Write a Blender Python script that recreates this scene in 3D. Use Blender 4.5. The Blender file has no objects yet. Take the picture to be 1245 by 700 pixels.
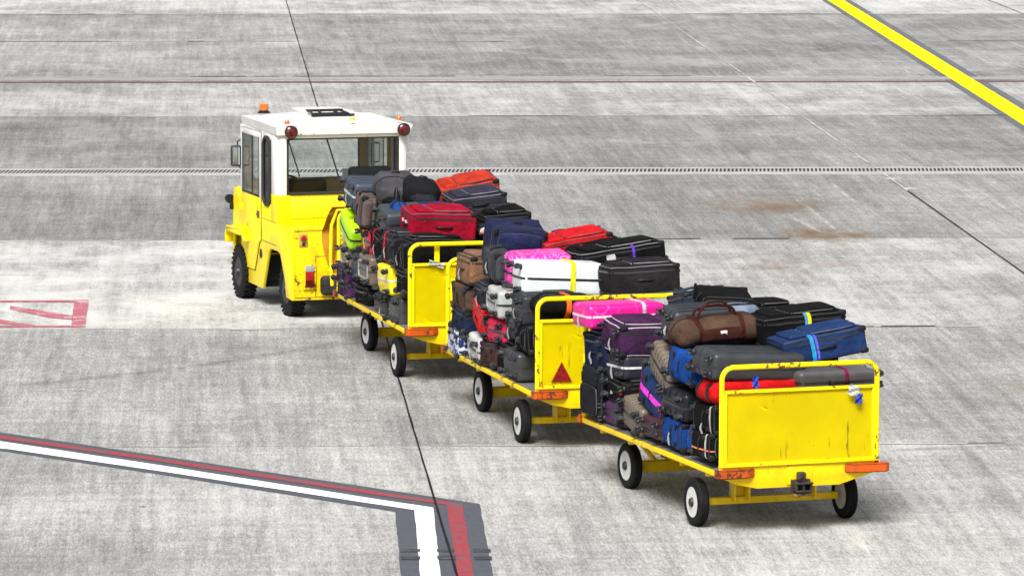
# Baggage train on an airport apron
SKYS, SUNS, EXPO = (.085, 3.5, .72)
CARTS = {1: (-.353, 50.489, .2529), 2: (.905, 46.017, .2639), 3: (2.391, 41.432, .3337)}
CART_LABEL = {1: 'yellow luggage cart right behind the tractor, piled with crimson suitcase and grey backpack', 2: 'yellow luggage cart with dark red warning triangle on its end panel, middle of the train', 3: 'rearmost yellow luggage cart with plain scratched end panel and black tow hitch'}
TUG = (-1.702, 55.671, 0.3142)
STEER = {1: .06, 2: .04, 3: .03}
DRAW = {1: 1.30, 2: 1.55, 3: 1.50}
STAINS = [(3.49, 68.12, 1.34, 2.32, 1.1), (3.99, 64.43, 0.95, 1.53, 1.3), (4.32, 64.34, 0.36, 0.87, 1.5), (3.43, 60.98, 1.2, 2.04, 0.8), (4.98, 50.19, 0.75, 1.17, 0.7), (4.52, 47.47, 0.63, 0.95, 0.5), (-7.27, 71.72, 0.16, 0.36, 0.6)]
SKIDS = [(-1.7, 53.83, -5.12, 50.02, 0.14, 0.55, 0.3), (-0.92, 54.41, -3.19, 52.06, 0.1, 0.45, 0.1), (-5.44, 53.18, -3.85, 52.96, 0.09, 0.35, 0), (4.77, 46.43, 3.44, 45.99, 0.12, 0.5, 0), (0.14, 46.05, 3.03, 41.77, 0.1, 0.3, 0.2), (5.24, 67.01, 6.09, 59.54, 0.2, 0.2, 0), (3.4, 80.91, 6.17, 60.38, 0.4, 0.22, 0), (0.96, 76.46, 3.34, 60.29, 0.4, 0.2, 0), (3.87, 50.28, 4.31, 41.8, 0.12, 0.35, 0.1), (4.32, 52.8, 4.67, 45.42, 0.1, 0.3, 0), (-4.86, 62.68, -4.45, 54.94, 0.18, 0.3, 0), (0.58, 97.35, 1.66, 73.84, 0.3, 0.25, 0)]
SCRAPES = [(3.67, 66.74, 4.02, 64.53, 0.05, 1), (3.96, 68.36, 4.2, 64.83, 0.05, 1), (4.52, 71.24, 4.68, 68.5, 0.05, 1), (4.17, 70.28, 4.27, 69.15, 0.05, 0.8), (-0.38, 97.3, 0.26, 96.02, 0.3, 0.6), (-3.72, 60.74, -2.0, 60.11, 0.25, 0.5), (-5.12, 62.12, -4.48, 55.16, 0.06, 0.8), (-3.94, 62.71, -3.51, 55.19, 0.07, 0.7), (0.25, 95.17, 1.18, 94.38, 0.35, 0.7), (3.75, 89.39, 4.46, 80.96, 0.2, 0.6)]
MARKS = [('grey_line_backing', 'G', 0.004, [[(-5.066, 47.154), (-4.81, 46.924), (-3.162, 45.465), (-1.312, 43.801), (-0.272, 42.863), (-0.141, 39.337), (-0.094, 38.08), (-0.8, 38.065), (-0.869, 39.32), (-0.988, 42.433), (-1.28, 42.707), (-3.088, 44.383), (-4.693, 45.773), (-4.943, 45.993)]]), ('white_line', 'W', 0.008, [[(-5.002, 46.554), (-4.749, 46.329), (-3.122, 44.882), (-1.294, 43.191), (-0.668, 42.635), (-0.557, 39.327), (-0.517, 38.071), (-0.674, 38.068), (-0.716, 39.324), (-0.824, 42.501), (-1.285, 42.904), (-3.099, 44.548), (-4.708, 45.923), (-4.959, 46.145)]]), ('red_line', 'R', 0.008, [[(-5.041, 46.918), (-4.786, 46.689), (-3.15, 45.293), (-1.306, 43.596), (-0.417, 42.815), (-0.294, 39.333), (-0.252, 38.077), (-0.372, 38.074), (-0.42, 39.33), (-0.554, 42.768), (-1.301, 43.415), (-3.137, 45.099), (-4.765, 46.482), (-5.019, 46.709)]]), ('rubber_scuff_lines', 'S', 0.0095, [[(-0.9, 40.542), (-0.739, 40.545), (-0.736, 40.408), (-0.897, 40.404)], [(-0.605, 40.548), (-0.457, 40.552), (-0.456, 40.415), (-0.603, 40.411)], [(-0.31, 40.555), (-0.169, 40.559), (-0.162, 40.421), (-0.309, 40.418)], [(-0.892, 40.191), (-0.732, 40.194), (-0.729, 40.04), (-0.882, 40.037)], [(-0.6, 40.236), (-0.447, 40.24), (-0.438, 40.047), (-0.591, 40.043)], [(-0.3, 40.204), (-0.154, 40.208), (-0.154, 40.053), (-0.293, 40.05)]]), ('yellow_line_border', 'D', 0.004, [[(6.783, 116.786), (8.081, 80.066), (8.273, 74.63), (8.725, 78.77), (8.626, 84.847), (7.553, 113.154), (7.433, 116.828)]]), ('yellow_taxi_line', 'Y', 0.008, [[(6.899, 115.851), (7.032, 113.121), (8.207, 80.675), (8.389, 75.691), (8.693, 78.48), (8.492, 83.519), (7.391, 113.144), (7.298, 115.877)]]), ('faded_red_sign_marking', 'P', 0.006, [[(-6.21, 57.05), (-4.998, 57.144), (-4.983, 56.959), (-6.193, 56.889)], [(-5.0, 57.174), (-4.837, 57.18), (-4.666, 54.685), (-4.822, 54.68)], [(-5.967, 54.794), (-4.836, 54.858), (-4.825, 54.701), (-5.95, 54.638)], [(-5.678, 56.6), (-4.891, 55.727), (-4.865, 55.361), (-5.133, 55.528), (-5.648, 56.298)], [(-6.103, 56.059), (-5.664, 55.365), (-5.196, 54.832), (-5.338, 54.813), (-5.628, 55.005), (-6.048, 55.543)]])]
import bpy, bmesh, math, random
from mathutils import Vector, Matrix, noise as mnoise
R = math.radians
scene = bpy.context.scene
col = scene.collection

# ------------------------------------------------------------------ helpers
def tag(o, label=None, cat=None, group=None, kind=None):
    if label: o['label'] = label
    if cat: o['category'] = cat
    if group: o['group'] = group
    if kind: o['kind'] = kind
    return o

def empty(name, loc=(0, 0, 0), rotz=0.0, label=None, cat=None, group=None):
    o = bpy.data.objects.new(name, None)
    o.empty_display_size = 0.2
    o.location = loc
    o.rotation_euler = (0, 0, rotz)
    col.objects.link(o)
    return tag(o, label, cat, group)

def link(name, bm, mat, parent=None, smooth=True, angle=35):
    me = bpy.data.meshes.new(name)
    bmesh.ops.recalc_face_normals(bm, faces=bm.faces[:])
    bm.to_mesh(me)
    bm.free()
    if smooth:
        for p in me.polygons: p.use_smooth = True
        try: me.set_sharp_from_angle(angle=R(angle))
        except Exception: pass
    for m in (mat if isinstance(mat, (list, tuple)) else [mat]): me.materials.append(m)
    o = bpy.data.objects.new(name, me)
    col.objects.link(o)
    if parent is not None: o.parent = parent
    return o

def merge(bm, other):
    me = bpy.data.meshes.new('tmp'); other.to_mesh(me); other.free()
    bm.from_mesh(me); bpy.data.meshes.remove(me)

def box(bm, x0, x1, y0, y1, z0, z1, bev=0.0, seg=2, M=None):
    b = bmesh.new()
    bmesh.ops.create_cube(b, size=1)
    sx, sy, sz = abs(x1-x0), abs(y1-y0), abs(z1-z0)
    for v in b.verts:
        v.co = Vector(((x0+x1)/2+v.co.x*sx, (y0+y1)/2+v.co.y*sy, (z0+z1)/2+v.co.z*sz))
    if bev > 0:
        bmesh.ops.bevel(b, geom=b.edges[:], offset=min(bev, .45*min(sx, sy, sz)), segments=seg, affect='EDGES', profile=.5)
    if M is not None: bmesh.ops.transform(b, matrix=M, verts=b.verts)
    merge(bm, b)

def prism(bm, poly, axis, a, b_, bev=0.0):
    """poly (p,q) extruded along axis from a to b_. axis 'y': (x,z), 'x': (y,z), 'z': (x,y)"""
    def mk(p, q, t):
        return {'y': (p, t, q), 'x': (t, p, q), 'z': (p, q, t)}[axis]
    b = bmesh.new()
    v0 = [b.verts.new(mk(p, q, a)) for p, q in poly]
    v1 = [b.verts.new(mk(p, q, b_)) for p, q in poly]
    n = len(poly)
    b.faces.new(v0); b.faces.new(v1[::-1])
    for i in range(n): b.faces.new((v0[i], v0[(i+1) % n], v1[(i+1) % n], v1[i]))
    bmesh.ops.recalc_face_normals(b, faces=b.faces[:])
    if bev > 0:
        es = [e for e in b.edges if len(e.link_faces) == 2 and e.calc_face_angle(0) > .5]
        bmesh.ops.bevel(b, geom=es, offset=bev, segments=2, affect='EDGES', profile=.5)
    merge(bm, b)

def lathe(bm, prof, axis='y', c=(0, 0, 0), n=40, M=None):
    """prof: list of (r, t) with t along axis"""
    b = bmesh.new(); rings = []
    for r, t in prof:
        ring = []
        for i in range(n):
            a = 2*math.pi*i/n; p, q = r*math.cos(a), r*math.sin(a)
            co = {'y': (p, t, q), 'x': (t, p, q), 'z': (p, q, t)}[axis]
            ring.append(b.verts.new(co))
        rings.append(ring)
    for k in range(len(rings)-1):
        for i in range(n):
            b.faces.new((rings[k][i], rings[k][(i+1) % n], rings[k+1][(i+1) % n], rings[k+1][i]))
    if prof[0][0] > 1e-4: b.faces.new(rings[0])
    if prof[-1][0] > 1e-4: b.faces.new(rings[-1][::-1])
    bmesh.ops.remove_doubles(b, verts=b.verts, dist=1e-6)
    bmesh.ops.recalc_face_normals(b, faces=b.faces[:])
    if M is not None: bmesh.ops.transform(b, matrix=M, verts=b.verts)
    bmesh.ops.translate(b, verts=b.verts, vec=Vector(c))
    merge(bm, b)

def tube(bm, pts, r, n=8, closed=False, flat=1.0):
    """sweep a circle along pts"""
    pts = [Vector(p) for p in pts]; m = len(pts); b = bmesh.new(); rings = []
    up = None
    for i in range(m):
        if closed: t = pts[(i+1) % m]-pts[i-1]
        else: t = pts[min(i+1, m-1)]-pts[max(i-1, 0)]
        t.normalize()
        if up is None:
            up = Vector((0, 0, 1)) if abs(t.z) < .9 else Vector((1, 0, 0))
        s = t.cross(up); s.normalize(); up = s.cross(t); up.normalize()
        rings.append([b.verts.new(pts[i]+(s*math.cos(2*math.pi*k/n)+up*math.sin(2*math.pi*k/n)*flat)*r) for k in range(n)])
    for i in range(m if closed else m-1):
        A, B = rings[i], rings[(i+1) % m]
        for k in range(n): b.faces.new((A[k], A[(k+1) % n], B[(k+1) % n], B[k]))
    if not closed: b.faces.new(rings[0][::-1]); b.faces.new(rings[-1])
    merge(bm, b)

def arc(c, r, a0, a1, n, plane='yz', off=0.0):
    out = []
    for i in range(n+1):
        a = R(a0+(a1-a0)*i/n); p, q = c[0]+r*math.cos(a), c[1]+r*math.sin(a)
        out.append({'yz': (off, p, q), 'xz': (p, off, q), 'xy': (p, q, off)}[plane])
    return out

# ------------------------------------------------------------------ materials
MATS = {}
def nodes(name):
    m = bpy.data.materials.new(name); m.use_nodes = True
    nt = m.node_tree; b = nt.nodes['Principled BSDF']
    return m, nt, b
def N(nt, t, **kw):
    n = nt.nodes.new(t)
    for k, v in kw.items():
        if k in n.inputs: n.inputs[k].default_value = v
        else: setattr(n, k, v)
    return n
def L(nt, a, b): nt.links.new(a, b)
def texco(nt, scale=(1, 1, 1), kind='Object', rot=(0, 0, 0)):
    t = N(nt, 'ShaderNodeTexCoord'); m = N(nt, 'ShaderNodeMapping')
    m.inputs['Scale'].default_value = scale; m.inputs['Rotation'].default_value = rot
    L(nt, t.outputs[kind], m.inputs['Vector']); return m.outputs['Vector']
def noisef(nt, scale, detail=4, rough=.6, vec=None, vscale=(1, 1, 1), dist=0.0):
    n = N(nt, 'ShaderNodeTexNoise'); n.inputs['Scale'].default_value = scale
    n.inputs['Detail'].default_value = detail; n.inputs['Roughness'].default_value = rough
    n.inputs['Distortion'].default_value = dist
    L(nt, vec if vec is not None else texco(nt, vscale), n.inputs['Vector']); return n.outputs['Fac']
def ramp(nt, fac, stops):
    r = N(nt, 'ShaderNodeValToRGB'); cr = r.color_ramp
    while len(cr.elements) < len(stops): cr.elements.new(.5)
    for e, (p, c) in zip(cr.elements, stops):
        e.position = p; e.color = (c, c, c, 1) if isinstance(c, (int, float)) else (*c, 1)
    L(nt, fac, r.inputs['Fac']); return r.outputs['Color']
def mix(nt, fac, a, b, blend='MIX'):
    m = N(nt, 'ShaderNodeMix', data_type='RGBA', blend_type=blend)
    for s, v in ((m.inputs[0], fac), (m.inputs[6], a), (m.inputs[7], b)):
        if isinstance(v, (int, float)): s.default_value = v
        elif isinstance(v, (tuple, list)): s.default_value = (*v, 1) if len(v) == 3 else v
        else: L(nt, v, s)
    return m.outputs[2]
def math_(nt, op, a, b=None, c=None, clamp=False):
    m = N(nt, 'ShaderNodeMath', operation=op); m.use_clamp = clamp
    for i, v in enumerate((a, b, c)):
        if v is None: continue
        if isinstance(v, (int, float)): m.inputs[i].default_value = v
        else: L(nt, v, m.inputs[i])
    return m.outputs[0]
def bump(nt, bsdf, h, strength=.3, dist=.01):
    b = N(nt, 'ShaderNodeBump'); b.inputs['Strength'].default_value = strength; b.inputs['Distance'].default_value = dist
    L(nt, h, b.inputs['Height']); L(nt, b.outputs['Normal'], bsdf.inputs['Normal'])

def plain(name, c, rough=.5, metal=0.0, var=.25, vs=9.0, bs=.15, spec=.5):
    key = ('plain', name)
    if key in MATS: return MATS[key]
    m, nt, b = nodes(name)
    f = noisef(nt, vs, 5, .65)
    c1 = tuple(x*(1-var) for x in c); c2 = tuple(min(1, x*(1+var)) for x in c)
    L(nt, ramp(nt, f, [(.3, c1), (.7, c2)]), b.inputs['Base Color'])
    b.inputs['Roughness'].default_value = rough; b.inputs['Metallic'].default_value = metal
    b.inputs['Specular IOR Level'].default_value = spec
    if bs: bump(nt, b, noisef(nt, vs*12, 3), bs, .004)
    MATS[key] = m; return m

def paint(name, c, rust=.5, rough=.38, dirt=.2, seed=0.0, rustcol=(.20, .065, .02), fine=.5, edge=True):
    """old enamel: faded colour, rust blooms, scratches, grime"""
    key = ('paint', name)
    if key in MATS: return MATS[key]
    m, nt, b = nodes(name)
    tc = texco(nt); add = N(nt, 'ShaderNodeVectorMath', operation='ADD'); add.inputs[1].default_value = (seed, seed*1.7, seed*.6)
    oi = N(nt, 'ShaderNodeObjectInfo'); L(nt, tc, add.inputs[0])
    rnd = N(nt, 'ShaderNodeVectorMath', operation='SCALE'); rnd.inputs[0].default_value = (7, 3, 5); L(nt, oi.outputs['Random'], rnd.inputs['Scale'])
    a2 = N(nt, 'ShaderNodeVectorMath', operation='ADD'); L(nt, add.outputs[0], a2.inputs[0]); L(nt, rnd.outputs[0], a2.inputs[1])
    v = a2.outputs[0]
    base = ramp(nt, noisef(nt, 2.2, 5, .6, v), [(.3, tuple(x*(1-.10) for x in c)), (.7, tuple(min(1, x*1.06) for x in c))])
    gr = noisef(nt, 5, 8, .75, v)
    base = mix(nt, math_(nt, 'MULTIPLY', ramp(nt, gr, [(.5, 0.0), (.72, 1.0)]), dirt), base, (c[0]*.35+.02, c[1]*.3+.02, c[2]*.3+.01))
    r1 = noisef(nt, 14, 8, .72, v)
    big = noisef(nt, 2.6, 3, .5, v)
    rr = math_(nt, 'ADD', r1, math_(nt, 'MULTIPLY', math_(nt, 'SUBTRACT', big, .5), .7))
    if edge:
        g = N(nt, 'ShaderNodeNewGeometry')
        bv = N(nt, 'ShaderNodeBevel'); bv.samples = 4; bv.inputs['Radius'].default_value = .012
        dp = N(nt, 'ShaderNodeVectorMath', operation='DOT_PRODUCT'); L(nt, g.outputs['Normal'], dp.inputs[0]); L(nt, bv.outputs[0], dp.inputs[1])
        ed = math_(nt, 'SUBTRACT', 1.0, dp.outputs['Value'])
        rr = math_(nt, 'ADD', rr, math_(nt, 'MULTIPLY', ed, .9))
    th = .78-.22*rust
    mask = ramp(nt, rr, [(th, 0.0), (th+.035, 1.0)])
    # thin scratches
    sv = N(nt, 'ShaderNodeMapping'); sv.inputs['Scale'].default_value = (60, 22, 3.5); L(nt, v, sv.inputs['Vector'])
    sc = noisef(nt, 1.0, 2, .5, sv.outputs[0]); gate = noisef(nt, 3.1, 2, .5, v)
    scm = math_(nt, 'MULTIPLY', ramp(nt, sc, [(.66, 0.0), (.70, 1.0)]), ramp(nt, gate, [(.47, 0.0), (.57, 1.0)]))
    mask = math_(nt, 'MAXIMUM', mask, math_(nt, 'MULTIPLY', scm, fine))
    rc = ramp(nt, noisef(nt, 60, 4, .7, v), [(.3, tuple(x*.35 for x in rustcol)), (.7, rustcol)])
    L(nt, mix(nt, mask, base, rc), b.inputs['Base Color'])
    L(nt, mix(nt, mask, (rough,)*3, (.85,)*3), b.inputs['Roughness']); b.inputs['Specular IOR Level'].default_value = .28
    bump(nt, b, math_(nt, 'ADD', math_(nt, 'MULTIPLY', mask, -1.0), math_(nt, 'MULTIPLY', noisef(nt, 4, 3, .5, v), 1.2)), .25, .004)
    MATS[key] = m; return m

def fabric(c, name=None, rough=.85, scale=220, soil=.35, sheen=.0):
    key = ('fab', tuple(c), name)
    if key in MATS: return MATS[key]
    m, nt, b = nodes(name or 'woven_fabric')
    f = noisef(nt, 6, 5, .6)
    ch = N(nt, 'ShaderNodeTexChecker'); ch.inputs['Scale'].default_value = scale; L(nt, texco(nt), ch.inputs['Vector'])
    lo = tuple(x*(1-soil) for x in c); hi = tuple(min(1, x*(1+soil)+.0015) for x in c)
    base = ramp(nt, f, [(.3, lo), (.7, hi)])
    dust = ramp(nt, noisef(nt, 11, 7, .75), [(.60, 0.0), (.85, .22)])
    L(nt, mix(nt, dust, base, tuple(x*.9+.022 for x in c)), b.inputs['Base Color'])
    b.inputs['Roughness'].default_value = rough
    b.inputs['Specular IOR Level'].default_value = .10
    h = math_(nt, 'ADD', math_(nt, 'MULTIPLY', ch.outputs['Fac'], .35), math_(nt, 'MULTIPLY', noisef(nt, 11, 5, .6, None, (1, 1, 1), .8), 4.0))
    bump(nt, b, h, .75, .010)
    MATS[key] = m; return m

def shell(c, name=None, rough=.38, scuff=.4):
    key = ('shell', tuple(c), name)
    if key in MATS: return MATS[key]
    m, nt, b = nodes(name or 'moulded_shell'); lum0 = sum(c)/3
    base = ramp(nt, noisef(nt, 5, 4), [(.3, tuple(x*.85 for x in c)), (.7, tuple(min(1, x*1.12) for x in c))])
    sv = texco(nt, (3, 45, 18), rot=(.3, .5, .8))
    sc = ramp(nt, noisef(nt, 1.3, 5, .7, sv), [(.58, 0.0), (.75, 1.0)])
    lum = sum(c)/3
    sc_c = tuple(min(1, x*.7+.06) for x in c) if lum < .4 else tuple(x*.6 for x in c)
    L(nt, mix(nt, math_(nt, 'MULTIPLY', sc, scuff), base, sc_c), b.inputs['Base Color'])
    L(nt, ramp(nt, noisef(nt, 9, 5), [(.3, rough*.7), (.7, min(1, rough*1.3))]), b.inputs['Roughness'])
    b.inputs['Specular IOR Level'].default_value = .4 if lum0 > .03 else .22
    bump(nt, b, noisef(nt, 260, 2), .12, .002)
    MATS[key] = m; return m

def rubber(name='tyre_rubber', c=(.007, .007, .0075)): return plain(name, c, .75, 0, .5, 14, .3, .18)
BLACK = lambda: plain('black_plastic', (.008, .008, .009), .42, 0, .35, 30, .1, .3)
STEEL = lambda: plain('bare_steel', (.42, .42, .43), .35, .9, .2, 30, .1)

def glass(name, tint=(.72, .80, .78), a=.35):
    key = ('glass', name)
    if key in MATS: return MATS[key]
    m, nt, b = nodes(name); nt.nodes.remove(b)
    out = [n for n in nt.nodes if n.type == 'OUTPUT_MATERIAL'][0]
    t = N(nt, 'ShaderNodeBsdfTransparent'); t.inputs['Color'].default_value = (*tint, 1)
    g = N(nt, 'ShaderNodeBsdfGlossy'); g.inputs['Roughness'].default_value = .03; g.inputs['Color'].default_value = (.9, .95, .95, 1)
    fr = N(nt, 'ShaderNodeLayerWeight'); fr.inputs['Blend'].default_value = a
    mx = N(nt, 'ShaderNodeMixShader')
    L(nt, ramp(nt, fr.outputs['Fresnel'], [(0, 0.0), (1, .6)]), mx.inputs[0])
    L(nt, t.outputs[0], mx.inputs[1]); L(nt, g.outputs[0], mx.inputs[2]); L(nt, mx.outputs[0], out.inputs['Surface'])
    MATS[key] = m; return m

# ------------------------------------------------------------------ world, sun, camera
w = bpy.data.worlds.new('World'); scene.world = w; w.use_nodes = True
nt = w.node_tree; bg = nt.nodes['Background']
sky = nt.nodes.new('ShaderNodeTexSky'); sky.sky_type = 'NISHITA'; sky.sun_disc = False
SUN_EL, SUN_AZ = R(48), R(194)          # azimuth clockwise from +Y
sky.sun_elevation = SUN_EL; sky.sun_rotation = SUN_AZ; sky.dust_density = 4; sky.air_density = 1.0; sky.ozone_density = 1.0
hs = nt.nodes.new('ShaderNodeHueSaturation'); hs.inputs['Saturation'].default_value = .32   # a veil of cloud greys the sky
nt.links.new(sky.outputs[0], hs.inputs['Color']); nt.links.new(hs.outputs[0], bg.inputs['Color'])
bg.inputs['Strength'].default_value = SKYS
sd = bpy.data.lights.new('sun', 'SUN'); sd.energy = SUNS; sd.angle = R(24); sd.color = (1, .985, .96)
so = bpy.data.objects.new('sun', sd); col.objects.link(so)
dirv = Vector((math.sin(SUN_AZ)*math.cos(SUN_EL), math.cos(SUN_AZ)*math.cos(SUN_EL), math.sin(SUN_EL)))
so.rotation_euler = dirv.to_track_quat('Z', 'Y').to_euler(); so.location = dirv*60

cd = bpy.data.cameras.new('camera'); cam = bpy.data.objects.new('camera', cd); col.objects.link(cam)
cd.sensor_width = 36; cd.lens = 36*6131.1/1245; cd.clip_start = .5; cd.clip_end = 9000
cam.matrix_world = Matrix.Translation((0, 0, 7)) @ Matrix.Rotation(math.pi/2-math.atan(733.5/6131.1), 4, 'X') @ Matrix.Rotation(.00394, 4, 'Z')
scene.camera = cam
scene.view_settings.view_transform = 'Standard'; scene.view_settings.look = 'None'
scene.view_settings.exposure = EXPO; scene.view_settings.gamma = 1
scene.render.engine = 'CYCLES'; scene.render.resolution_x = 1024; scene.render.resolution_y = 575

# ------------------------------------------------------------------ apron
PHI = .0635
UB = [-2500, -400, -100]+[2.07+7.88*k for k in range(-6, 8)]+[150, 400, 2500]
VB = [-2500, -400, -60, -20, 2.1, 10.9, 19.8, 28.6, 37.4, 46.15, 54.75, 63.6, 72.7, 82.0, 90.4, 99.3, 107.6, 116.5, 125.2, 160, 300, 700, 2500]
def uv(x, y): return (x*math.cos(PHI)+y*math.sin(PHI), -x*math.sin(PHI)+y*math.cos(PHI))
bm = bmesh.new()
lay = bm.faces.layers.float.new('tone'); lay2 = bm.faces.layers.float.new('bleach')
grid = [[bm.verts.new((u, v, 0)) for v in VB] for u in UB]
rnd = random.Random(4)
tones = {37.4: (.66, .05), 46.15: (.60, .03), 54.75: (.56, .40), 63.6: (.45, .12), 72.7: (.45, .15), 82.0: (.55, .42), 90.4: (.47, .22), 99.3: (.45, .25), 107.6: (.62, .5)}
for i in range(len(UB)-1):
    for j in range(len(VB)-1):
        f = bm.faces.new((grid[i][j], grid[i+1][j], grid[i+1][j+1], grid[i][j+1]))
        t, w_ = tones.get(VB[j], (.45+.2*rnd.random(), .2*rnd.random()))
        t += rnd.uniform(-.05, .05)
        if UB[i] < 0 and VB[j] == 54.75: t, w_ = .66, .85
        if UB[i] < 0 and VB[j] == 63.6: t = .40
        if UB[i] > 1.9 and VB[j] in (90.4, 72.7, 99.3): t -= .06
        f[lay] = t; f[lay2] = w_
m, nt, b = nodes('apron_concrete')
pos = texco(nt)
def mapv(sc, off=(0, 0, 0), rot=(0, 0, 0)):
    mp = N(nt, 'ShaderNodeMapping'); mp.inputs['Scale'].default_value = sc; mp.inputs['Location'].default_value = off
    mp.inputs['Rotation'].default_value = rot
    L(nt, pos, mp.inputs['Vector']); return mp.outputs[0]
def attr(n):
    a = N(nt, 'ShaderNodeAttribute'); a.attribute_name = n; return a.outputs['Fac']
tone = attr('tone'); ble = attr('bleach')
def sub5(x, k): return math_(nt, 'MULTIPLY', math_(nt, 'SUBTRACT', x, .5), k)
t = math_(nt, 'ADD', tone, sub5(noisef(nt, .22, 4, .6, pos), .85))
t = math_(nt, 'ADD', t, sub5(noisef(nt, 1.0, 6, .7, mapv((3.2, .12, 1))), .60))       # long wheel-worn streaks along the lanes
t = math_(nt, 'ADD', t, sub5(noisef(nt, 1.0, 5, .7, mapv((13, .5, 1), (3, 8, 0))), .65))
t = math_(nt, 'ADD', t, sub5(noisef(nt, 1.0, 5, .75, mapv((.8, 5, 1), (9, 1, 0))), .45))      # broomed texture across
t = math_(nt, 'ADD', t, sub5(noisef(nt, 1.0, 5, .75, mapv((45, 7, 1), (4, 5, 0))), 1.15))
t = math_(nt, 'ADD', t, sub5(noisef(nt, 1.0, 8, .8, mapv((9, 2.2, 1))), .65))
t = math_(nt, 'ADD', t, sub5(noisef(nt, 1.0, 3, .8, mapv((110, 22, 1), (1, 5, 0))), 1.2))
base = ramp(nt, t, [(0.0, (.066, .067, .069)), (.5, (.236, .234, .226)), (1.0, (.55, .543, .52))])
# bleached laitance blotches
bn = noisef(nt, 1.0, 8, .72, mapv((.9, .55, 1), (2, 2, 0)))
bl = math_(nt, 'MULTIPLY', ramp(nt, math_(nt, 'ADD', bn, math_(nt, 'MULTIPLY', ble, .15)), [(.54, 0.0), (.72, 1.0)]), math_(nt, 'ADD', ble, .12), clamp=True)
base = mix(nt, math_(nt, 'MULTIPLY', bl, .8), base, (.58, .57, .545))
# brown mineral stains, each at its own place
sp = N(nt, 'ShaderNodeSeparateXYZ'); L(nt, pos, sp.inputs[0])
def blob(x, y, rx, ry, amp):
    u, v = uv(x, y)
    a = math_(nt, 'DIVIDE', math_(nt, 'SUBTRACT', sp.outputs[0], u), rx); c = math_(nt, 'DIVIDE', math_(nt, 'SUBTRACT', sp.outputs[1], v), ry)
    d = math_(nt, 'ADD', math_(nt, 'MULTIPLY', a, a), math_(nt, 'MULTIPLY', c, c))
    return math_(nt, 'MULTIPLY', math_(nt, 'SUBTRACT', 1.0, d, clamp=True), amp)
st = None
for q in STAINS:
    z = blob(*q); st = z if st is None else math_(nt, 'MAXIMUM', st, z)
sn = noisef(nt, 1.0, 8, .78, mapv((2.2, .9, 1), (7, 3, 0)))
sm = ramp(nt, math_(nt, 'ADD', math_(nt, 'MULTIPLY', st, .40), math_(nt, 'MULTIPLY', math_(nt, 'SUBTRACT', sn, .5), 2.2)), [(.12, 0.0), (.75, 1.0)])
base = mix(nt, math_(nt, 'MULTIPLY', math_(nt, 'MULTIPLY', sm, st), .95, clamp=True), base, (.155, .095, .052))
# small oil drips
vd = N(nt, 'ShaderNodeTexVoronoi'); vd.inputs['Scale'].default_value = .9; L(nt, pos, vd.inputs['Vector'])
base = mix(nt, ramp(nt, math_(nt, 'ADD', vd.outputs['Distance'], math_(nt, 'MULTIPLY', noisef(nt, 20, 3, .6, pos), .05)), [(.052, .7), (.068, 0.0)]), base, (.05, .048, .045))
# tyre rubber marks: (u-line) thin dark curves
def skid(x0, y0, x1, y1, width, amp, bow=0.0):
    (u0, v0), (u1, v1) = uv(x0, y0), uv(x1, y1)
    Ln = math.hypot(u1-u0, v1-v0); dx, dy = (u1-u0)/Ln, (v1-v0)/Ln
    au = math_(nt, 'SUBTRACT', sp.outputs[0], u0); av = math_(nt, 'SUBTRACT', sp.outputs[1], v0)
    al = math_(nt, 'ADD', math_(nt, 'MULTIPLY', au, dx), math_(nt, 'MULTIPLY', av, dy))
    s = math_(nt, 'DIVIDE', al, Ln)
    pr = math_(nt, 'SUBTRACT', math_(nt, 'MULTIPLY', av, dx), math_(nt, 'MULTIPLY', au, dy))
    pr = math_(nt, 'SUBTRACT', pr, math_(nt, 'MULTIPLY', math_(nt, 'MULTIPLY', s, math_(nt, 'SUBTRACT', 1.0, s)), 4*bow))
    e = math_(nt, 'SUBTRACT', 1.0, math_(nt, 'DIVIDE', math_(nt, 'ABSOLUTE', pr), width), clamp=True)
    ends = math_(nt, 'MULTIPLY', math_(nt, 'MULTIPLY', s, 8.0, clamp=True), math_(nt, 'MULTIPLY', math_(nt, 'SUBTRACT', 1.0, s), 8.0, clamp=True))
    return math_(nt, 'MULTIPLY', math_(nt, 'MULTIPLY', e, ends), amp)
sk = None
for q in SKIDS:
    z = skid(*q); sk = z if sk is None else math_(nt, 'MAXIMUM', sk, z)
skn = ramp(nt, noisef(nt, 1.0, 5, .7, mapv((1.5, 1.5, 1))), [(.35, .25), (.6, 1.0)])
base = mix(nt, math_(nt, 'MULTIPLY', sk, skn), base, (.07, .07, .07))
sc_ = None
for q in SCRAPES:
    z = skid(*q); sc_ = z if sc_ is None else math_(nt, 'MAXIMUM', sc_, z)
base = mix(nt, math_(nt, 'MULTIPLY', math_(nt, 'MULTIPLY', sc_, .5), ramp(nt, noisef(nt, 1.0, 4, .8, mapv((20, 3, 1))), [(.4, 0.0), (.58, 1.0)])), base, (.60, .60, .58))
L(nt, base, b.inputs['Base Color'])
b.inputs['Roughness'].default_value = .88; b.inputs['Specular IOR Level'].default_value = .25
bump(nt, b, math_(nt, 'ADD', noisef(nt, 30, 6, .85, pos), noisef(nt, 1.0, 4, .7, mapv((3, 30, 1)))), .8, .015)
CONC = m
ground = link('ground', bm, CONC, smooth=False); ground.rotation_euler = (0, 0, PHI); tag(ground, kind='structure')

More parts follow.
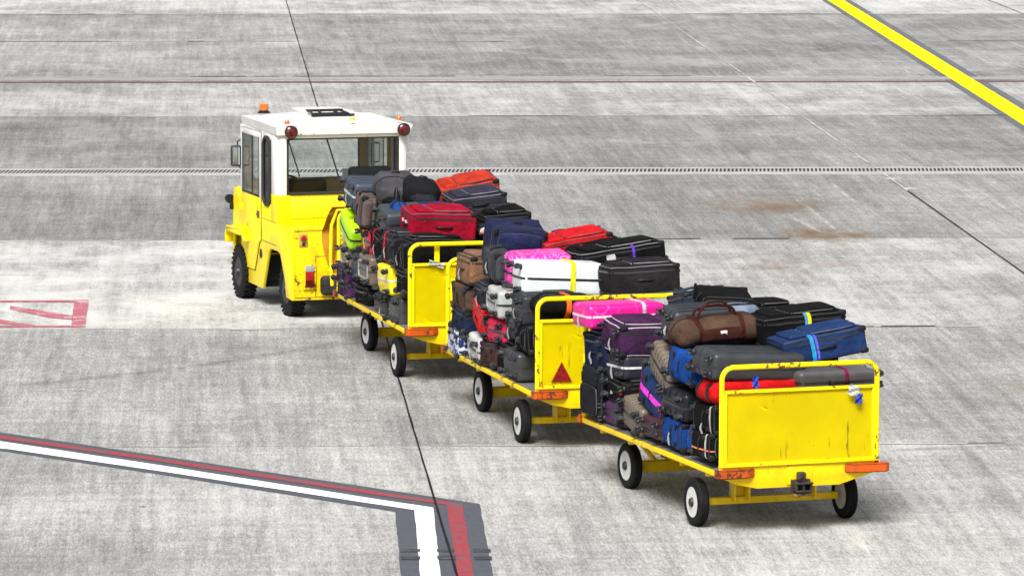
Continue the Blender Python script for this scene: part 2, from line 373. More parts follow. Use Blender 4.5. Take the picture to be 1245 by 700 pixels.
def strip(bm, u0, u1, v0, v1, z):
    vs = [bm.verts.new(p) for p in ((u0, v0, z), (u1, v0, z), (u1, v1, z), (u0, v1, z))]; bm.faces.new(vs)
def flatpoly(bm, pts, z):
    bm.faces.new([bm.verts.new((x, y, z)) for x, y in pts])
def setting(name, bm, mat, rot=True, smooth=False):
    o = link(name, bm, mat, smooth=smooth)
    if rot: o.rotation_euler = (0, 0, PHI)
    return tag(o, kind='structure')

SEAL = plain('joint_sealant', (.012, .012, .013), .7, 0, .4, 3, .1, .1)
PALE = plain('pale_joint_mortar', (.44, .42, .37), .85, 0, .3, 1.3, .1)
BROWNJ = plain('silted_joint', (.12, .115, .105), .9, 0, .5, 1.1, .1)
# lane joints (dark sealant) - broken into slightly wavering pieces
rj = random.Random(8)
bm = bmesh.new()
for k in range(-6, 8):
    uc = 2.07+7.88*k; prev = None; v = -20.0
    row = []
    while v < 140:
        row.append((uc+rj.uniform(-.0022, .0022), v, .0095+rj.uniform(-.0022, .0022))); v += .45
    vl = [bm.verts.new((a-c, d, .012)) for a, d, c in row]; vr = [bm.verts.new((a+c, d, .012)) for a, d, c in row]
    for i in range(len(row)-1):
        if k == 1 and row[i][1] > 69.5: continue
        bm.faces.new((vl[i], vr[i], vr[i+1], vl[i+1]))
setting('lane_joints', bm, SEAL)
bm = bmesh.new(); v = 69.5; uc = 2.07+7.88
while v < 140:
    ln = rj.choice((.5, .9, 1.6, 2.4)); wd = rj.uniform(.006, .02)
    strip(bm, uc-wd, uc+wd, v, v+ln*.93, .010); v += ln
setting('mortared_lane_joint', bm, plain('lane_joint_mortar', (.40, .39, .37), .85, 0, .45, .8, .1))
# cross joints: thin silted line
bm = bmesh.new()
for vj in VB[5:-4]:
    u = -55.0; row = []
    while u < 70:
        row.append((u, vj+rj.uniform(-.006, .006), .005+rj.uniform(-.003, .003)+.00012*max(0, vj-40))); u += .5
    a = [bm.verts.new((p, q-c, .004)) for p, q, c in row]; d = [bm.verts.new((p, q+c, .004)) for p, q, c in row]
    for i in range(len(row)-1): bm.faces.new((a[i], a[i+1], d[i+1], d[i]))
setting('cross_joints', bm, BROWNJ)
# pale mortar repairs along joints
bm = bmesh.new()
for vj in VB[8:-4]:
    if abs(vj-72.7) < .1: continue
    for _ in range(26):
        u = rj.uniform(-14, 20); ln = rj.choice((.35, .6, .9, 1.6, 2.6)); wd = rj.uniform(.03, .075)*(1+.006*(vj-46))
        strip(bm, u, u+ln, vj-.03-wd, vj-.03, .006)
for u, v, l in ((9.95, 71.3, .13), (10.05, 69.9, .15), (9.9, 74.6, .12), (9.8, 88.2, .16)):
    strip(bm, u-l/2, u+l/2, v-.1, v+.1, .006)
setting('joint_mortar_patches', bm, PALE)
# worn maroon line next to a far cross joint
bm = bmesh.new(); strip(bm, -60, 80, 88.85, 89.2, .005)
setting('thin_maroon_line', bm, paint('maroon_line_paint', (.13, .07, .085), .0, .8, .6, 3, fine=0, edge=False))
bm = bmesh.new(); strip(bm, -60, 80, 89.45, 90.1, .005)
setting('pale_strip', bm, paint('pale_strip_paint', (.27, .265, .26), .0, .85, .7, 5, fine=0, edge=False))

# slot drain
def u_range(bm, z): pass
kerbm = plain('drain_kerb_concrete', (.33, .325, .31), .85, 0, .2, 2.0, .2)
dr = empty('drain_channel', (-72.6*math.sin(PHI), 72.6*math.cos(PHI), 0), PHI, 'long slotted drain with pale kerbs running straight across the concrete apron', 'drain')
bm = bmesh.new(); box(bm, -40, 45, .27, .42, .0, .012); box(bm, -40, 45, -.56, -.27, .0, .012)
link('kerb', bm, kerbm, dr, smooth=False)
bm = bmesh.new(); box(bm, -40, 45, -.265, .265, .001, .005)
link('channel_shade', bm, plain('drain_hollow_shade', (.006, .008, .014), .9, 0, .3, 5, 0), dr, smooth=False)  # flat dark strip above the ground, painting the shade inside the slot
bm = bmesh.new()
x = -14.0
while x < 20:
    vs = [(x, -.262), (x+.026, -.262), (x+.086, .262), (x+.06, .262)]
    f0 = [bm.verts.new((p, q, .010)) for p, q in vs]; bm.faces.new(f0)
    x += .058
g = link('grate', bm, plain('worn_grate_concrete', (.30, .30, .29), .8, 0, .35, 2.5, .1), dr, smooth=False)

# painted markings (world metres)
PW = plain('white_line_paint', (.86, .86, .85), .6, 0, .06, 3, .15)
def worn(name, c, under, amt, sc=3.0):
    m, nt, b = nodes(name); pos = texco(nt)
    f = noisef(nt, sc, 8, .75, pos); g2 = noisef(nt, sc*12, 5, .7, pos)
    k = ramp(nt, math_(nt, 'ADD', f, math_(nt, 'MULTIPLY', math_(nt, 'SUBTRACT', g2, .5), .5)), [(amt, 0.0), (amt+.12, 1.0)])
    cc = ramp(nt, noisef(nt, sc*5, 6, .7, pos), [(.3, tuple(x*.82 for x in c)), (.7, tuple(min(1, x*1.15) for x in c))])
    L(nt, mix(nt, k, cc, under), b.inputs['Base Color']); b.inputs['Roughness'].default_value = .8; b.inputs['Specular IOR Level'].default_value = .12
    bump(nt, b, g2, .3, .004)
    return m
GREYP = worn('grey_line_backing_paint', (.075, .08, .095), (.12, .12, .125), .60)
REDP = worn('worn_red_line_paint', (.27, .045, .055), (.12, .09, .10), .50)
PINKP = worn('faded_red_paint', (.34, .10, .13), (.45, .34, .35), .50)
YELP = worn('yellow_line_paint', (.80, .70, .0), (.66, .56, .01), .66)
DKGREY = worn('dark_line_border_paint', (.115, .118, .13), (.16, .16, .165), .55)
SCUFF = worn('rubber_scuff', (.045, .046, .05), (.07, .072, .08), .45, 6)
def rough_edge(pts, step=.28, amp=.0045, seed=0):
    r = random.Random(seed); out = []
    n = len(pts)
    for i in range(n):
        a, b_ = Vector(pts[i]), Vector(pts[(i+1) % n]); ln = (b_-a).length; k = max(1, int(ln/step))
        nrm = Vector((-(b_-a).y, (b_-a).x))/max(ln, 1e-6)
        for j in range(k):
            p = a+(b_-a)*j/k
            if 0 < j: p = p+nrm*r.uniform(-amp, amp)
            out.append((p.x, p.y))
    return out
for nm, mt, z, polys in MARKS:
    bm = bmesh.new()
    for k, p in enumerate(polys): flatpoly(bm, rough_edge(p, seed=k+len(nm)), z)
    setting(nm, bm, {'W': PW, 'G': GREYP, 'R': REDP, 'P': PINKP, 'Y': YELP, 'D': DKGREY, 'S': SCUFF, 'K': SEAL}[mt], rot=False)
# ------------------------------------------------------------------ baggage carts
YEL = (.86, .70, .0)
Y_PANEL = paint('yellow_panel_enamel', YEL, .14, .35, .08, 1, fine=.65, edge=False)
Y_RAIL = paint('yellow_rail_enamel', YEL, .70, .4, .3, 2, fine=.3)
Y_CHAS = paint('yellow_chassis_enamel', (.80, .55, .0), .35, .42, .35, 3)
ORANGE = paint('orange_bumper_enamel', (.50, .075, .004), 1.0, .5, .5, 4, rustcol=(.13, .035, .015))
def tread():
    m, nt, b = nodes('aluminium_tread_plate')
    v = texco(nt, (1, 1, 1), rot=(0, 0, .785))
    ch = N(nt, 'ShaderNodeTexVoronoi'); ch.inputs['Scale'].default_value = 34; ch.inputs['Randomness'].default_value = .12
    L(nt, v, ch.inputs['Vector'])
    k = ramp(nt, ch.outputs['Distance'], [(.22, 1.0), (.42, 0.0)])
    L(nt, mix(nt, k, (.20, .20, .20), (.66, .66, .66)), b.inputs['Base Color'])
    b.inputs['Metallic'].default_value = .55; b.inputs['Roughness'].default_value = .38
    bump(nt, b, k, .8, .006); return m
TREAD = tread()
RUB = rubber(); RIMW = paint('white_rim_enamel', (.55, .55, .53), .35, .5, .45, 6, fine=.2, edge=False)
DARKST = plain('greasy_dark_steel', (.03, .028, .026), .5, .3, .5, 30, .3)
RUSTY = paint('rusty_brown_steel', (.30, .20, .10), .9, .7, .8, 7)

def tyre_wheel(parent, x, y, out, r=.2025, w=.10, yaw=0.0, name='wheel', rr=None, rimmat=None, lug=False, deep=.03):
    """wheel centred at (x, y, r), outboard side towards out (+1/-1)"""
    rr = rr or r*.62
    rimmat = rimmat or RIMW
    root = empty(name, (x, y, r)); root.parent = parent; root.rotation_euler = (0, 0, yaw)
    h = w/2; s = out; bm = bmesh.new()
    gr = .006 if not lug else .004
    prof = [(rr, -h*.80), (rr+.012, -h*.97), (r*.80, -h), (r*.93, -h*.86), (r*.985, -h*.66)]
    for g in (-.36, 0, .36):
        prof += [(r, h*(g-.14)), (r-gr, h*(g-.10)), (r-gr, h*(g+.10)), (r, h*(g+.14))]
    prof += [(r*.985, h*.66), (r*.93, h*.86), (r*.80, h), (rr+.012, h*.97), (rr, h*.80), (rr-.004, 0), (rr, -h*.80)]
    lathe(bm, prof, 'y', n=56)
    if lug:
        for i in range(30):
            a = 2*math.pi*i/30
            for sg in (-1, 1):
                M = Matrix.Rotation(a+(.1 if sg > 0 else 0), 4, 'Y')
                box(bm, -.014, .014, sg*h*.18, sg*h*.92, r-.012, r+.010, .004, 1, M=M)
    link('tyre', bm, RUB, root)
    bm = bmesh.new()
    lathe(bm, [(rr+.004, s*h*.86), (rr-.006, s*h*.90), (rr-.016, s*h*.80), (rr-.028, s*h*.45), (rr*.62, s*(h*.40-deep)), (rr*.52, s*(h*.52-deep)), (rr*.36, s*(h*.55-deep)), (.001, s*(h*.55-deep))], 'y', n=48)
    lathe(bm, [(rr-.004, -s*h*.84), (rr-.02, -s*h*.3), (.02, -s*h*.2)], 'y', n=32)
    link('rim', bm, rimmat, root)
    bm = bmesh.new()
    lathe(bm, [(rr*.42, s*(h*.5-deep)), (rr*.40, s*(h*.66)), (rr*.30, s*(h*.95)), (rr*.26, s*(h*1.25)), (.001, s*(h*1.3))], 'y', n=24)
    for i in range(5):
        a = 2*math.pi*i/5
        lathe(bm, [(.009, s*(h*.5-deep)), (.009, s*(h*.62)), (.001, s*h*.64)], 'y', (rr*.48*math.cos(a), 0, rr*.48*math.sin(a)), n=6)
    link('hub', bm, DARKST, root)
    return root

def end_frame(cart, xo, d):
    """end frame at local x=xo; d=+1 when its outside faces +x"""
    ro = .022; hw = .716-ro; zt = 1.435-ro; z0 = .56; rc = .10
    pts = [(xo, hw, z0)]+arc((hw-rc, zt-rc), rc, 0, 90, 7, 'yz', xo)+arc((-hw+rc, zt-rc), rc, 90, 180, 7, 'yz', xo)+[(xo, -hw, z0)]
    bm = bmesh.new(); tube(bm, pts, ro, 12)
    fr = link('end_frame', bm, Y_RAIL, cart)
    bm = bmesh.new()
    box(bm, xo-.018, xo+.018, -hw+ro, hw-ro, 1.195, 1.222, .004)
    box(bm, xo-.018, xo+.018, -hw+ro, hw-ro, .590, .612, .004)
    box(bm, xo-.014, xo+.014, hw-ro-.022, hw-ro+.004, .612, 1.195, .004)
    box(bm, xo-.014, xo+.014, -hw+ro-.004, -hw+ro+.022, .612, 1.195, .004)
    link('cross_bar', bm, Y_RAIL, fr)
    bm = bmesh.new()
    n = 14; vv = []
    for i in range(n+1):
        for j in range(n+1):
            yy = -hw+.03+(2*hw-.06)*i/n; zz = .608+.590*j/n
            dent = .006*mnoise.noise(Vector((yy*2.2+xo, zz*2.5, xo)))
            vv.append(bm.verts.new((xo-d*.004+dent, yy, zz)))
    for i in range(n):
        for j in range(n):
            a = i*(n+1)+j; bm.faces.new((vv[a], vv[a+1], vv[a+n+2], vv[a+n+1]))
    bmesh.ops.solidify(bm, geom=bm.faces[:], thickness=.004)
    link('panel', bm, Y_PANEL, fr)
    return fr

def make_cart(ci):
    x, y, s = CARTS[ci]
    t = empty('baggage_cart', (x, y, 0), s+math.pi/2, CART_LABEL[ci], 'baggage cart', 'flat baggage carts towed in a train')
    LN = 3.30
    # deck with folded edge
    bm = bmesh.new(); box(bm, .02, LN-.02, -.70, .70, .530, .552, .003)
    link('deck', bm, TREAD, t)
    for sg in (-1, 1):
        bm = bmesh.new()
        prism(bm, [(sg*.704, .543), (sg*.728, .543), (sg*.728, .503), (sg*.716, .500), (sg*.640, .500), (sg*.640, .506), (sg*.704, .510)], 'x', .0, LN, .002)
        link('side_rail', bm, Y_CHAS, t)
    end_frame(t, 0.0, -1); end_frame(t, LN, 1)
    if ci == 1:
        bm = bmesh.new(); box(bm, .05, .065, .375, .43, 1.20, 1.41, .003)
        link('latch_bar', bm, Y_RAIL, t)
    # end plates
    for xo, d in ((-.006, -1), (LN+.006, 1)):
        bm = bmesh.new()
        prism(bm, [(.716, .585), (.716, .50), (.56, .435), (.38, .395), (-.36, .395), (-.62, .47), (-.716, .50), (-.716, .585)], 'x', xo-.006, xo+.006, .002)
        box(bm, xo-.03, xo+.03, -.716, .716, .585, .592, .002)
        pl = link('end_plate', bm, Y_CHAS, t)
        bm = bmesh.new(); a, b_ = (xo-.018, xo-.0065) if d < 0 else (xo+.0065, xo+.018)
        box(bm, a, b_, -.115, .115, .415, .565, .004)
        link('hitch_plate', bm, Y_CHAS, pl)
    # bumpers: rusted orange blocks at the corners
    for xo, d in ((0, -1), (LN, 1)):
        for sg in (-1, 1):
            bm = bmesh.new()
            oy = .795 if sg < 0 else .75
            pr = [(sg*.40, xo+d*.014), (sg*.47, xo+d*.070), (sg*(oy-.04), xo+d*.085), (sg*oy, xo+d*.05), (sg*oy, xo-d*.02), (sg*.735, xo-d*.02), (sg*.735, xo+d*.014)]
            b2 = bmesh.new()
            lo = [b2.verts.new((q, p, .494)) for p, q in pr]; hi = [b2.verts.new((q, p, .566)) for p, q in pr]
            b2.faces.new(lo); b2.faces.new(hi[::-1])
            for i in range(len(pr)): b2.faces.new((lo[i], lo[(i+1) % len(pr)], hi[(i+1) % len(pr)], hi[i]))
            bmesh.ops.recalc_face_normals(b2, faces=b2.faces[:])
            bmesh.ops.bevel(b2, geom=b2.edges[:], offset=.006, segments=2, affect='EDGES')
            merge(bm, b2); link('bumper', bm, ORANGE, t)
    # under-deck frame
    bm = bmesh.new()
    for sg in (-1, 1): box(bm, .05, LN-.05, sg*.30-.03, sg*.30+.03, .44, .528, .004)
    for xx in (.35, .95, 1.6, 2.2, 2.9): box(bm, xx-.025, xx+.025, -.69, .69, .46, .528, .004)
    link('chassis_beam', bm, Y_CHAS, t)
    # rear axle
    xa = .61
    bm = bmesh.new(); box(bm, xa-.03, xa+.03, -.60, .60, .172, .232, .005)
    link('axle', bm, Y_CHAS, t)
    for sg in (-1, 1):
        bm = bmesh.new()
        c = sg*.30
        box(bm, xa-.10, xa+.02, c-.075, c-.055, .20, .47, .004); box(bm, xa-.10, xa+.02, c+.055, c+.075, .20, .47, .004)
        box(bm, xa+.0, xa+.022, c-.075, c+.075, .20, .47, .004)
        link('axle_bracket', bm, Y_CHAS, t)
    for sg in (-1, 1):
        tyre_wheel(t, xa, sg*.672, sg)
    # steered front axle on a turntable
    xf = 2.66; ya = STEER[ci]
    fa = empty('front_axle', (xf, 0, 0), ya); fa.parent = t
    bm = bmesh.new(); box(bm, -.045, .045, -.455, .455, .140, .235, .006)
    box(bm, -.16, .16, -.16, .16, .236, .262, .004)
    link('axle_beam', bm, Y_CHAS, fa)
    bm = bmesh.new()
    lathe(bm, [(.20, .40), (.20, .44), (.15, .44), (.15, .40)], 'z', n=28)
    for sx in (-1, 1):
        for sy in (-1, 1): box(bm, sx*.11-.02, sx*.11+.02, sy*.11-.02, sy*.11+.02, .262, .41, .003)
    link('turntable', bm, Y_CHAS, fa)
    for sg in (-1, 1): tyre_wheel(fa, 0, sg*.512, sg)
    # drawbar A-frame to the vehicle in front
    bm = bmesh.new()
    for sg in (-1, 1): tube(bm, [(.04, sg*.24, .21), (.95, sg*.05, .27)], .022, 8)
    tube(bm, [(.93, 0, .27), (DRAW[ci], 0, .39)], .024, 8)
    lathe(bm, [(.05, -.012), (.05, .012), (.028, .012), (.028, -.012), (.05, -.012)], 'z', (DRAW[ci]+.03, 0, .39), n=20)
    link('drawbar', bm, Y_CHAS, fa)
    # tow hitch on the rear
    h = empty('tow_hitch', (0, 0, 0)); h.parent = t
    bm = bmesh.new()
    box(bm, -.14, -.02, -.075, .075, .43, .445, .004); box(bm, -.14, -.02, -.075, .075, .365, .380, .004)
    box(bm, -.05, -.02, -.085, .085, .35, .46, .006); box(bm, -.12, -.045, .055, .075, .38, .43, .003); box(bm, -.12, -.045, -.075, -.055, .38, .43, .003)
    box(bm, -.09, -.03, -.03, .04, .445, .525, .012)
    link('jaw', bm, DARKST, h)
    bm = bmesh.new(); lathe(bm, [(.013, .335), (.013, .50), (.02, .50), (.02, .52), (.001, .52)], 'z', (-.105, 0, 0), n=12)
    tube(bm, [(-.105, 0, .51), (-.15, .03, .505), (-.155, .07, .48)], .006, 6)
    link('pin', bm, DARKST, h)
    bm = bmesh.new(); box(bm, -.10, -.02, -.07, .07, .325, .350, .004)
    link('hitch_foot', bm, RUSTY, h)
    if ci == 2:
        bm = bmesh.new()
        zb, zc = .645, .80; yc = .465
        prism(bm, [(yc+.098, zb), (yc-.098, zb), (yc, zb+.185)], 'x', -.014, -.009)
        m, nt, b = nodes('dark_red_reflector')
        k = N(nt, 'ShaderNodeTexVoronoi'); k.inputs['Scale'].default_value = 70; L(nt, texco(nt), k.inputs['Vector'])
        L(nt, ramp(nt, k.outputs['Distance'], [(.2, (.30, .012, .015)), (.6, (.13, .006, .008))]), b.inputs['Base Color']); b.inputs['Roughness'].default_value = .25
        link('warning_triangle', bm, m, t, smooth=False)
    return t
for ci in (3, 2, 1): make_cart(ci)
# ------------------------------------------------------------------ tow tractor
TY = paint('tractor_yellow_enamel', (.86, .67, .0), .20, .36, .38, 11, rustcol=(.22, .09, .02), fine=.35)
TYR = paint('tractor_tail_enamel', (.82, .57, .0), .72, .4, .75, 12, rustcol=(.20, .09, .02), fine=.5)
TW = paint('tractor_white_enamel', (.66, .66, .63), .30, .35, .22, 13, rustcol=(.16, .05, .02), fine=.15)
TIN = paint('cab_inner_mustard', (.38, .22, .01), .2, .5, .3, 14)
GL = glass('window_glass', (.95, .965, .96), .32)
GLD = glass('tinted_side_glass', (.34, .30, .27), .45)
SEALR = plain('window_seal_rubber', (.012, .012, .013), .6, 0, .3, 20, .1)
def lamp_mat(name, c, em=0):
    m, nt, b = nodes(name)
    wv = N(nt, 'ShaderNodeTexWave'); wv.inputs['Scale'].default_value = 60; wv.bands_direction = 'Z'; L(nt, texco(nt), wv.inputs['Vector'])
    L(nt, ramp(nt, wv.outputs['Fac'], [(.2, tuple(x*.7 for x in c)), (.8, c)]), b.inputs['Base Color'])
    b.inputs['Roughness'].default_value = .15; b.inputs['Coat Weight'].default_value = .6
    return m
AMB = lamp_mat('amber_lens', (.70, .13, .0)); REDL = lamp_mat('dark_red_lens', (.085, .003, .003)); REDB = lamp_mat('red_lens', (.38, .012, .01)); CLR = lamp_mat('clear_lens', (.34, .35, .34)); YLL = lamp_mat('yellow_lens', (.8, .6, .02))

tug = empty('tow_tractor', (TUG[0], TUG[1], 0), TUG[2]+math.pi/2, 'yellow airport tow tractor with white cab roof pulling the train of luggage carts', 'tow tractor')
HW = .77
def side_outline():
    # (x, z) of the lower flank, rear to front with the rear wheel arch cut out
    return [(0.0, .215), (.255, .225), (.31, .41), (.50, .68), (.60, .70), (.90, .70), (.98, .66), (1.24, .21), (2.06, .215), (2.02, .40), (1.90, .55), (1.80, .70), (1.86, .76), (2.45, .76), (2.50, .60), (2.52, .42), (2.56, .42), (2.56, 1.0), (2.50, 1.245), (2.20, 1.27), (2.19, 1.20), (.66, 1.20), (.66, 1.01), (.01, 1.01)]
for sg in (1, -1):
    bm = bmesh.new(); prism(bm, side_outline(), 'y', sg*(HW-.03), sg*HW, .004)
    link('side_panel', bm, TY, tug, angle=30)
# rear face, shelf, floor pan, nose
bm = bmesh.new()
box(bm, .0, .025, -HW+.03, HW-.03, .215, 1.008, .004)
rf = link('rear_panel', bm, TYR, tug)
bm = bmesh.new()
box(bm, .0, .64, -HW+.03, HW-.03, .985, 1.012, .004)
link('rear_shelf', bm, TY, tug)
bm = bmesh.new()
box(bm, .10, 2.45, -.40, .40, .20, .60, .01); box(bm, 1.30, 1.75, -.72, .72, .22, .30, .004)
for sg in (-1, 1):
    box(bm, .03, 1.30, sg*.42-.012, sg*.42+.012, .30, .98); box(bm, .03, 1.30, sg*.42, sg*.74, .76, .78)
    box(bm, 1.30, 1.33, sg*.42, sg*.74, .22, .78); box(bm, 1.70, 1.73, sg*.42, sg*.74, .22, .78); box(bm, 1.73, 2.5, sg*.42, sg*.74, .80, .82)
link('chassis', bm, plain('underbody_black', (.012, .012, .012), .8, 0, .5, 6, .2), tug, smooth=False)
bm = bmesh.new()
box(bm, 2.545, 2.575, -HW+.03, HW-.03, .42, 1.10, .004)
prism(bm, [(2.57, 1.00), (2.50, 1.252), (2.20, 1.285), (2.20, 1.265), (2.49, 1.235), (2.545, 1.0)], 'y', -HW+.031, HW-.031, .003)
link('nose', bm, TY, tug)
# flared front mudguards
for sg in (1, -1):
    bm = bmesh.new()
    top = [(2.60, .60), (2.61, .70), (2.56, .79), (2.30, .825), (1.92, .845), (1.74, .70), (1.80, .68), (1.95, .79), (2.30, .775), (2.53, .745), (2.58, .68), (2.58, .60)]
    prism(bm, top, 'y', sg*(HW-.01), sg*(HW+.085), .008)
    box(bm, 1.95, 2.56, sg*(HW+.06), sg*(HW+.085), .74, .80, .006)
    link('mudguard', bm, TY, tug)
# wheels
DRIM = paint('grimy_black_rim', (.035, .035, .033), .3, .6, .5, 15, edge=False)
for sg in (1, -1):
    tyre_wheel(tug, .40, sg*.655, sg, .305, .17, 0, rr=.165, rimmat=DRIM, lug=True, deep=.05)
    tyre_wheel(tug, 2.16, sg*.735, sg, .305, .17, 0, rr=.165, rimmat=DRIM, lug=True, deep=.05)
# cab
cab = empty('cab', (0, 0, 0)); cab.parent = tug
bm = bmesh.new()
ZR = 1.995
# rear corner posts (rounded) and lintel and rear wall
for sg in (1, -1):
    prism(bm, [(.63, sg*.655), (.63, sg*.71), (.65, sg*.745), (.70, sg*HW), (.87, sg*HW), (.87, sg*.74), (.72, sg*.735), (.67, sg*.70), (.67, sg*.655)], 'z', 1.32, ZR, .004)
prism(bm, [(.632, .655), (.632, -.655), (.672, -.655), (.672, .655)], 'z', 1.955, ZR, .003)
for sg in (1, -1):
    box(bm, 1.20, 1.30, sg*.735, sg*HW, 1.20, ZR, .004)                   # pillar between door and side window
    box(bm, .87, 1.21, sg*.735, sg*HW, 1.92, ZR, .004)
    box(bm, 2.15, 2.21, sg*.735, sg*HW, 1.26, ZR, .004)                   # front pillar
    box(bm, 1.25, 2.20, sg*.735, sg*HW-.012, 1.945, ZR, .003)
link('cab_frame', bm, TW, cab)
bm = bmesh.new()
box(bm, .655, .675, -.74, .74, 1.00, 1.322, .003)
for sg in (1, -1):
    prism(bm, [(.632, sg*.655), (.632, sg*.712), (.652, sg*.746), (.70, sg*(HW+.001)), (.875, sg*(HW+.001)), (.875, sg*.735), (.67, sg*.65)], 'z', 1.01, 1.322, .003)
link('rear_cab_wall', bm, TY, cab)
def treadY():
    m, nt, b = nodes('yellow_chequer_plate'); v = texco(nt, rot=(.785, 0, 0))
    k = N(nt, 'ShaderNodeTexVoronoi'); k.inputs['Scale'].default_value = 30; k.inputs['Randomness'].default_value = .1; L(nt, v, k.inputs['Vector'])
    r = ramp(nt, k.outputs['Distance'], [(.25, 1.0), (.42, 0.0)])
    L(nt, mix(nt, math_(nt, 'MULTIPLY', ramp(nt, noisef(nt, 5, 5), [(.4, .1), (.7, .7)]), math_(nt, 'SUBTRACT', 1.0, r)), (.84, .62, .0), (.46, .32, .0)), b.inputs['Base Color'])
    b.inputs['Roughness'].default_value = .38; bump(nt, b, r, .5, .008); return m
bm = bmesh.new(); box(bm, .642, .654, -.60, .60, 1.06, 1.30, .002)
link('chequer_plate', bm, treadY(), cab)
# doors: lower leaf + window frame, a little proud of the flank
for sg in (1, -1):
    bm = bmesh.new()
    a, c = sg*(HW+.001), sg*(HW+.013)
    prism(bm, [(1.55, .39), (2.10, .385), (2.13, .45), (2.13, 1.24), (1.295, 1.24), (1.295, .75), (1.36, .72)], 'y', a, c, .003)
    d = link('door', bm, TY, cab)
    dl = [(1.55, .385), (2.10, .38), (2.135, .45), (2.135, 1.97), (1.29, 1.975), (1.29, .75), (1.355, .715)]
    bm = bmesh.new(); tube(bm, [(p, sg*(HW+.002), q) for p, q in dl], .0055, 4, closed=True); link('door_gap', bm, SEALR, d)
    bm = bmesh.new()
    prism(bm, [(1.295, 1.24), (1.295, 1.97), (1.345, 1.97), (1.345, 1.24)], 'y', a, c, .003); prism(bm, [(2.07, 1.24), (2.07, 1.965), (2.13, 1.96), (2.13, 1.24)], 'y', a, c, .003)
    prism(bm, [(1.345, 1.91), (1.345, 1.97), (2.07, 1.97), (2.07, 1.91)], 'y', a, c, .003)
    link('door_window_frame', bm, TW, d)
    bm = bmesh.new(); box(bm, 1.345, 2.07, sg*(HW+.004), sg*(HW+.009), 1.24, 1.91)
    link('door_glass', bm, GL, d, smooth=False)
    bm = bmesh.new()
    for q in ((1.335, 1.355, 1.24, 1.92), (2.06, 2.08, 1.24, 1.92)): box(bm, q[0], q[1], sg*(HW+.010), sg*(HW+.016), q[2], q[3], .002)
    box(bm, 1.335, 2.08, sg*(HW+.010), sg*(HW+.016), 1.235, 1.252, .002); box(bm, 1.66, 1.675, sg*(HW+.003), sg*(HW+.013), 1.25, 1.91, .002)
    link('glass_seal', bm, SEALR, d)
    bm = bmesh.new(); box(bm, 1.33, 1.43, sg*(HW+.012), sg*(HW+.02), 1.00, 1.08, .008); box(bm, 1.35, 1.41, sg*(HW+.018), sg*(HW+.036), 1.03, 1.05, .005)
    link('door_handle', bm, plain('handle_brown', (.10, .07, .03), .5, .2, .3, 30, .1), d)
    for z in (.55, 1.06):
        bm = bmesh.new(); lathe(bm, [(.014, z-.045), (.014, z+.045)], 'z', (2.145, sg*(HW+.018), 0), n=10); box(bm, 2.07, 2.20, sg*HW, sg*(HW+.018), z-.02, z+.02, .004)
        link('hinge', bm, TY, d)
    # narrow rear side window with round corners
    bm = bmesh.new()
    def rr(x0, x1, z0, z1, r, n=6):
        o = []
        for cx, cz, a0 in ((x1-r, z1-r, 0), (x0+r, z1-r, 90), (x0+r, z0+r, 180), (x1-r, z0+r, 270)):
            o += [(cx+r*math.cos(R(a0+90*i/n)), cz+r*math.sin(R(a0+90*i/n))) for i in range(n+1)]
        return o
    o = rr(.895, 1.195, 1.18, 1.94, .10)
    tube(bm, [(p, sg*(HW+.003), q) for p, q in o], .019, 6, closed=True)
    sw = link('side_window', bm, SEALR, cab)
    bm = bmesh.new(); prism(bm, rr(.90, 1.19, 1.185, 1.935, .09), 'y', sg*(HW-.006), sg*(HW+.001))
    link('pane', bm, GLD, sw, smooth=False)
# cab flank panel under side windows is the side panel; inner lining
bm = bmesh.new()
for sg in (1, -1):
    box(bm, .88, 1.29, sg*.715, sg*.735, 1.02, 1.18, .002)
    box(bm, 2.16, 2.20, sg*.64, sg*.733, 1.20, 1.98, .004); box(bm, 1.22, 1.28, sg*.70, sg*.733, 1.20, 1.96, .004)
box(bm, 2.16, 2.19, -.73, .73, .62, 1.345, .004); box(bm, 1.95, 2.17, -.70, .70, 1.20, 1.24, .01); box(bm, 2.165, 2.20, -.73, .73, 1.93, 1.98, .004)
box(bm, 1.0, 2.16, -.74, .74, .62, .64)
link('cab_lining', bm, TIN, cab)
# rear window and windscreen
for nm, xw, z0, z1, hw in (('rear_window', .650, 1.335, 1.955, .645), ('windscreen', 2.185, 1.345, 1.93, .64)):
    bm = bmesh.new(); r_ = .05
    o = [(xw, p, q) for p, q in rr(-hw, hw, z0, z1, r_)]
    tube(bm, o, .018, 6, closed=True)
    wd = link(nm, bm, SEALR, cab)
    bm = bmesh.new(); prism(bm, rr(-hw+.004, hw-.004, z0+.004, z1-.004, r_), 'x', xw-.002, xw+.003)
    link('pane', bm, GL, wd, smooth=False)
for y0, y1 in ((.20, .09), (-.26, -.37)):
    bm = bmesh.new(); tube(bm, [(2.21, y0, 1.79), (2.22, y1, 1.46), (2.200, y1-.02, 1.37)], .008, 6)
    link('wiper', bm, SEALR, cab)
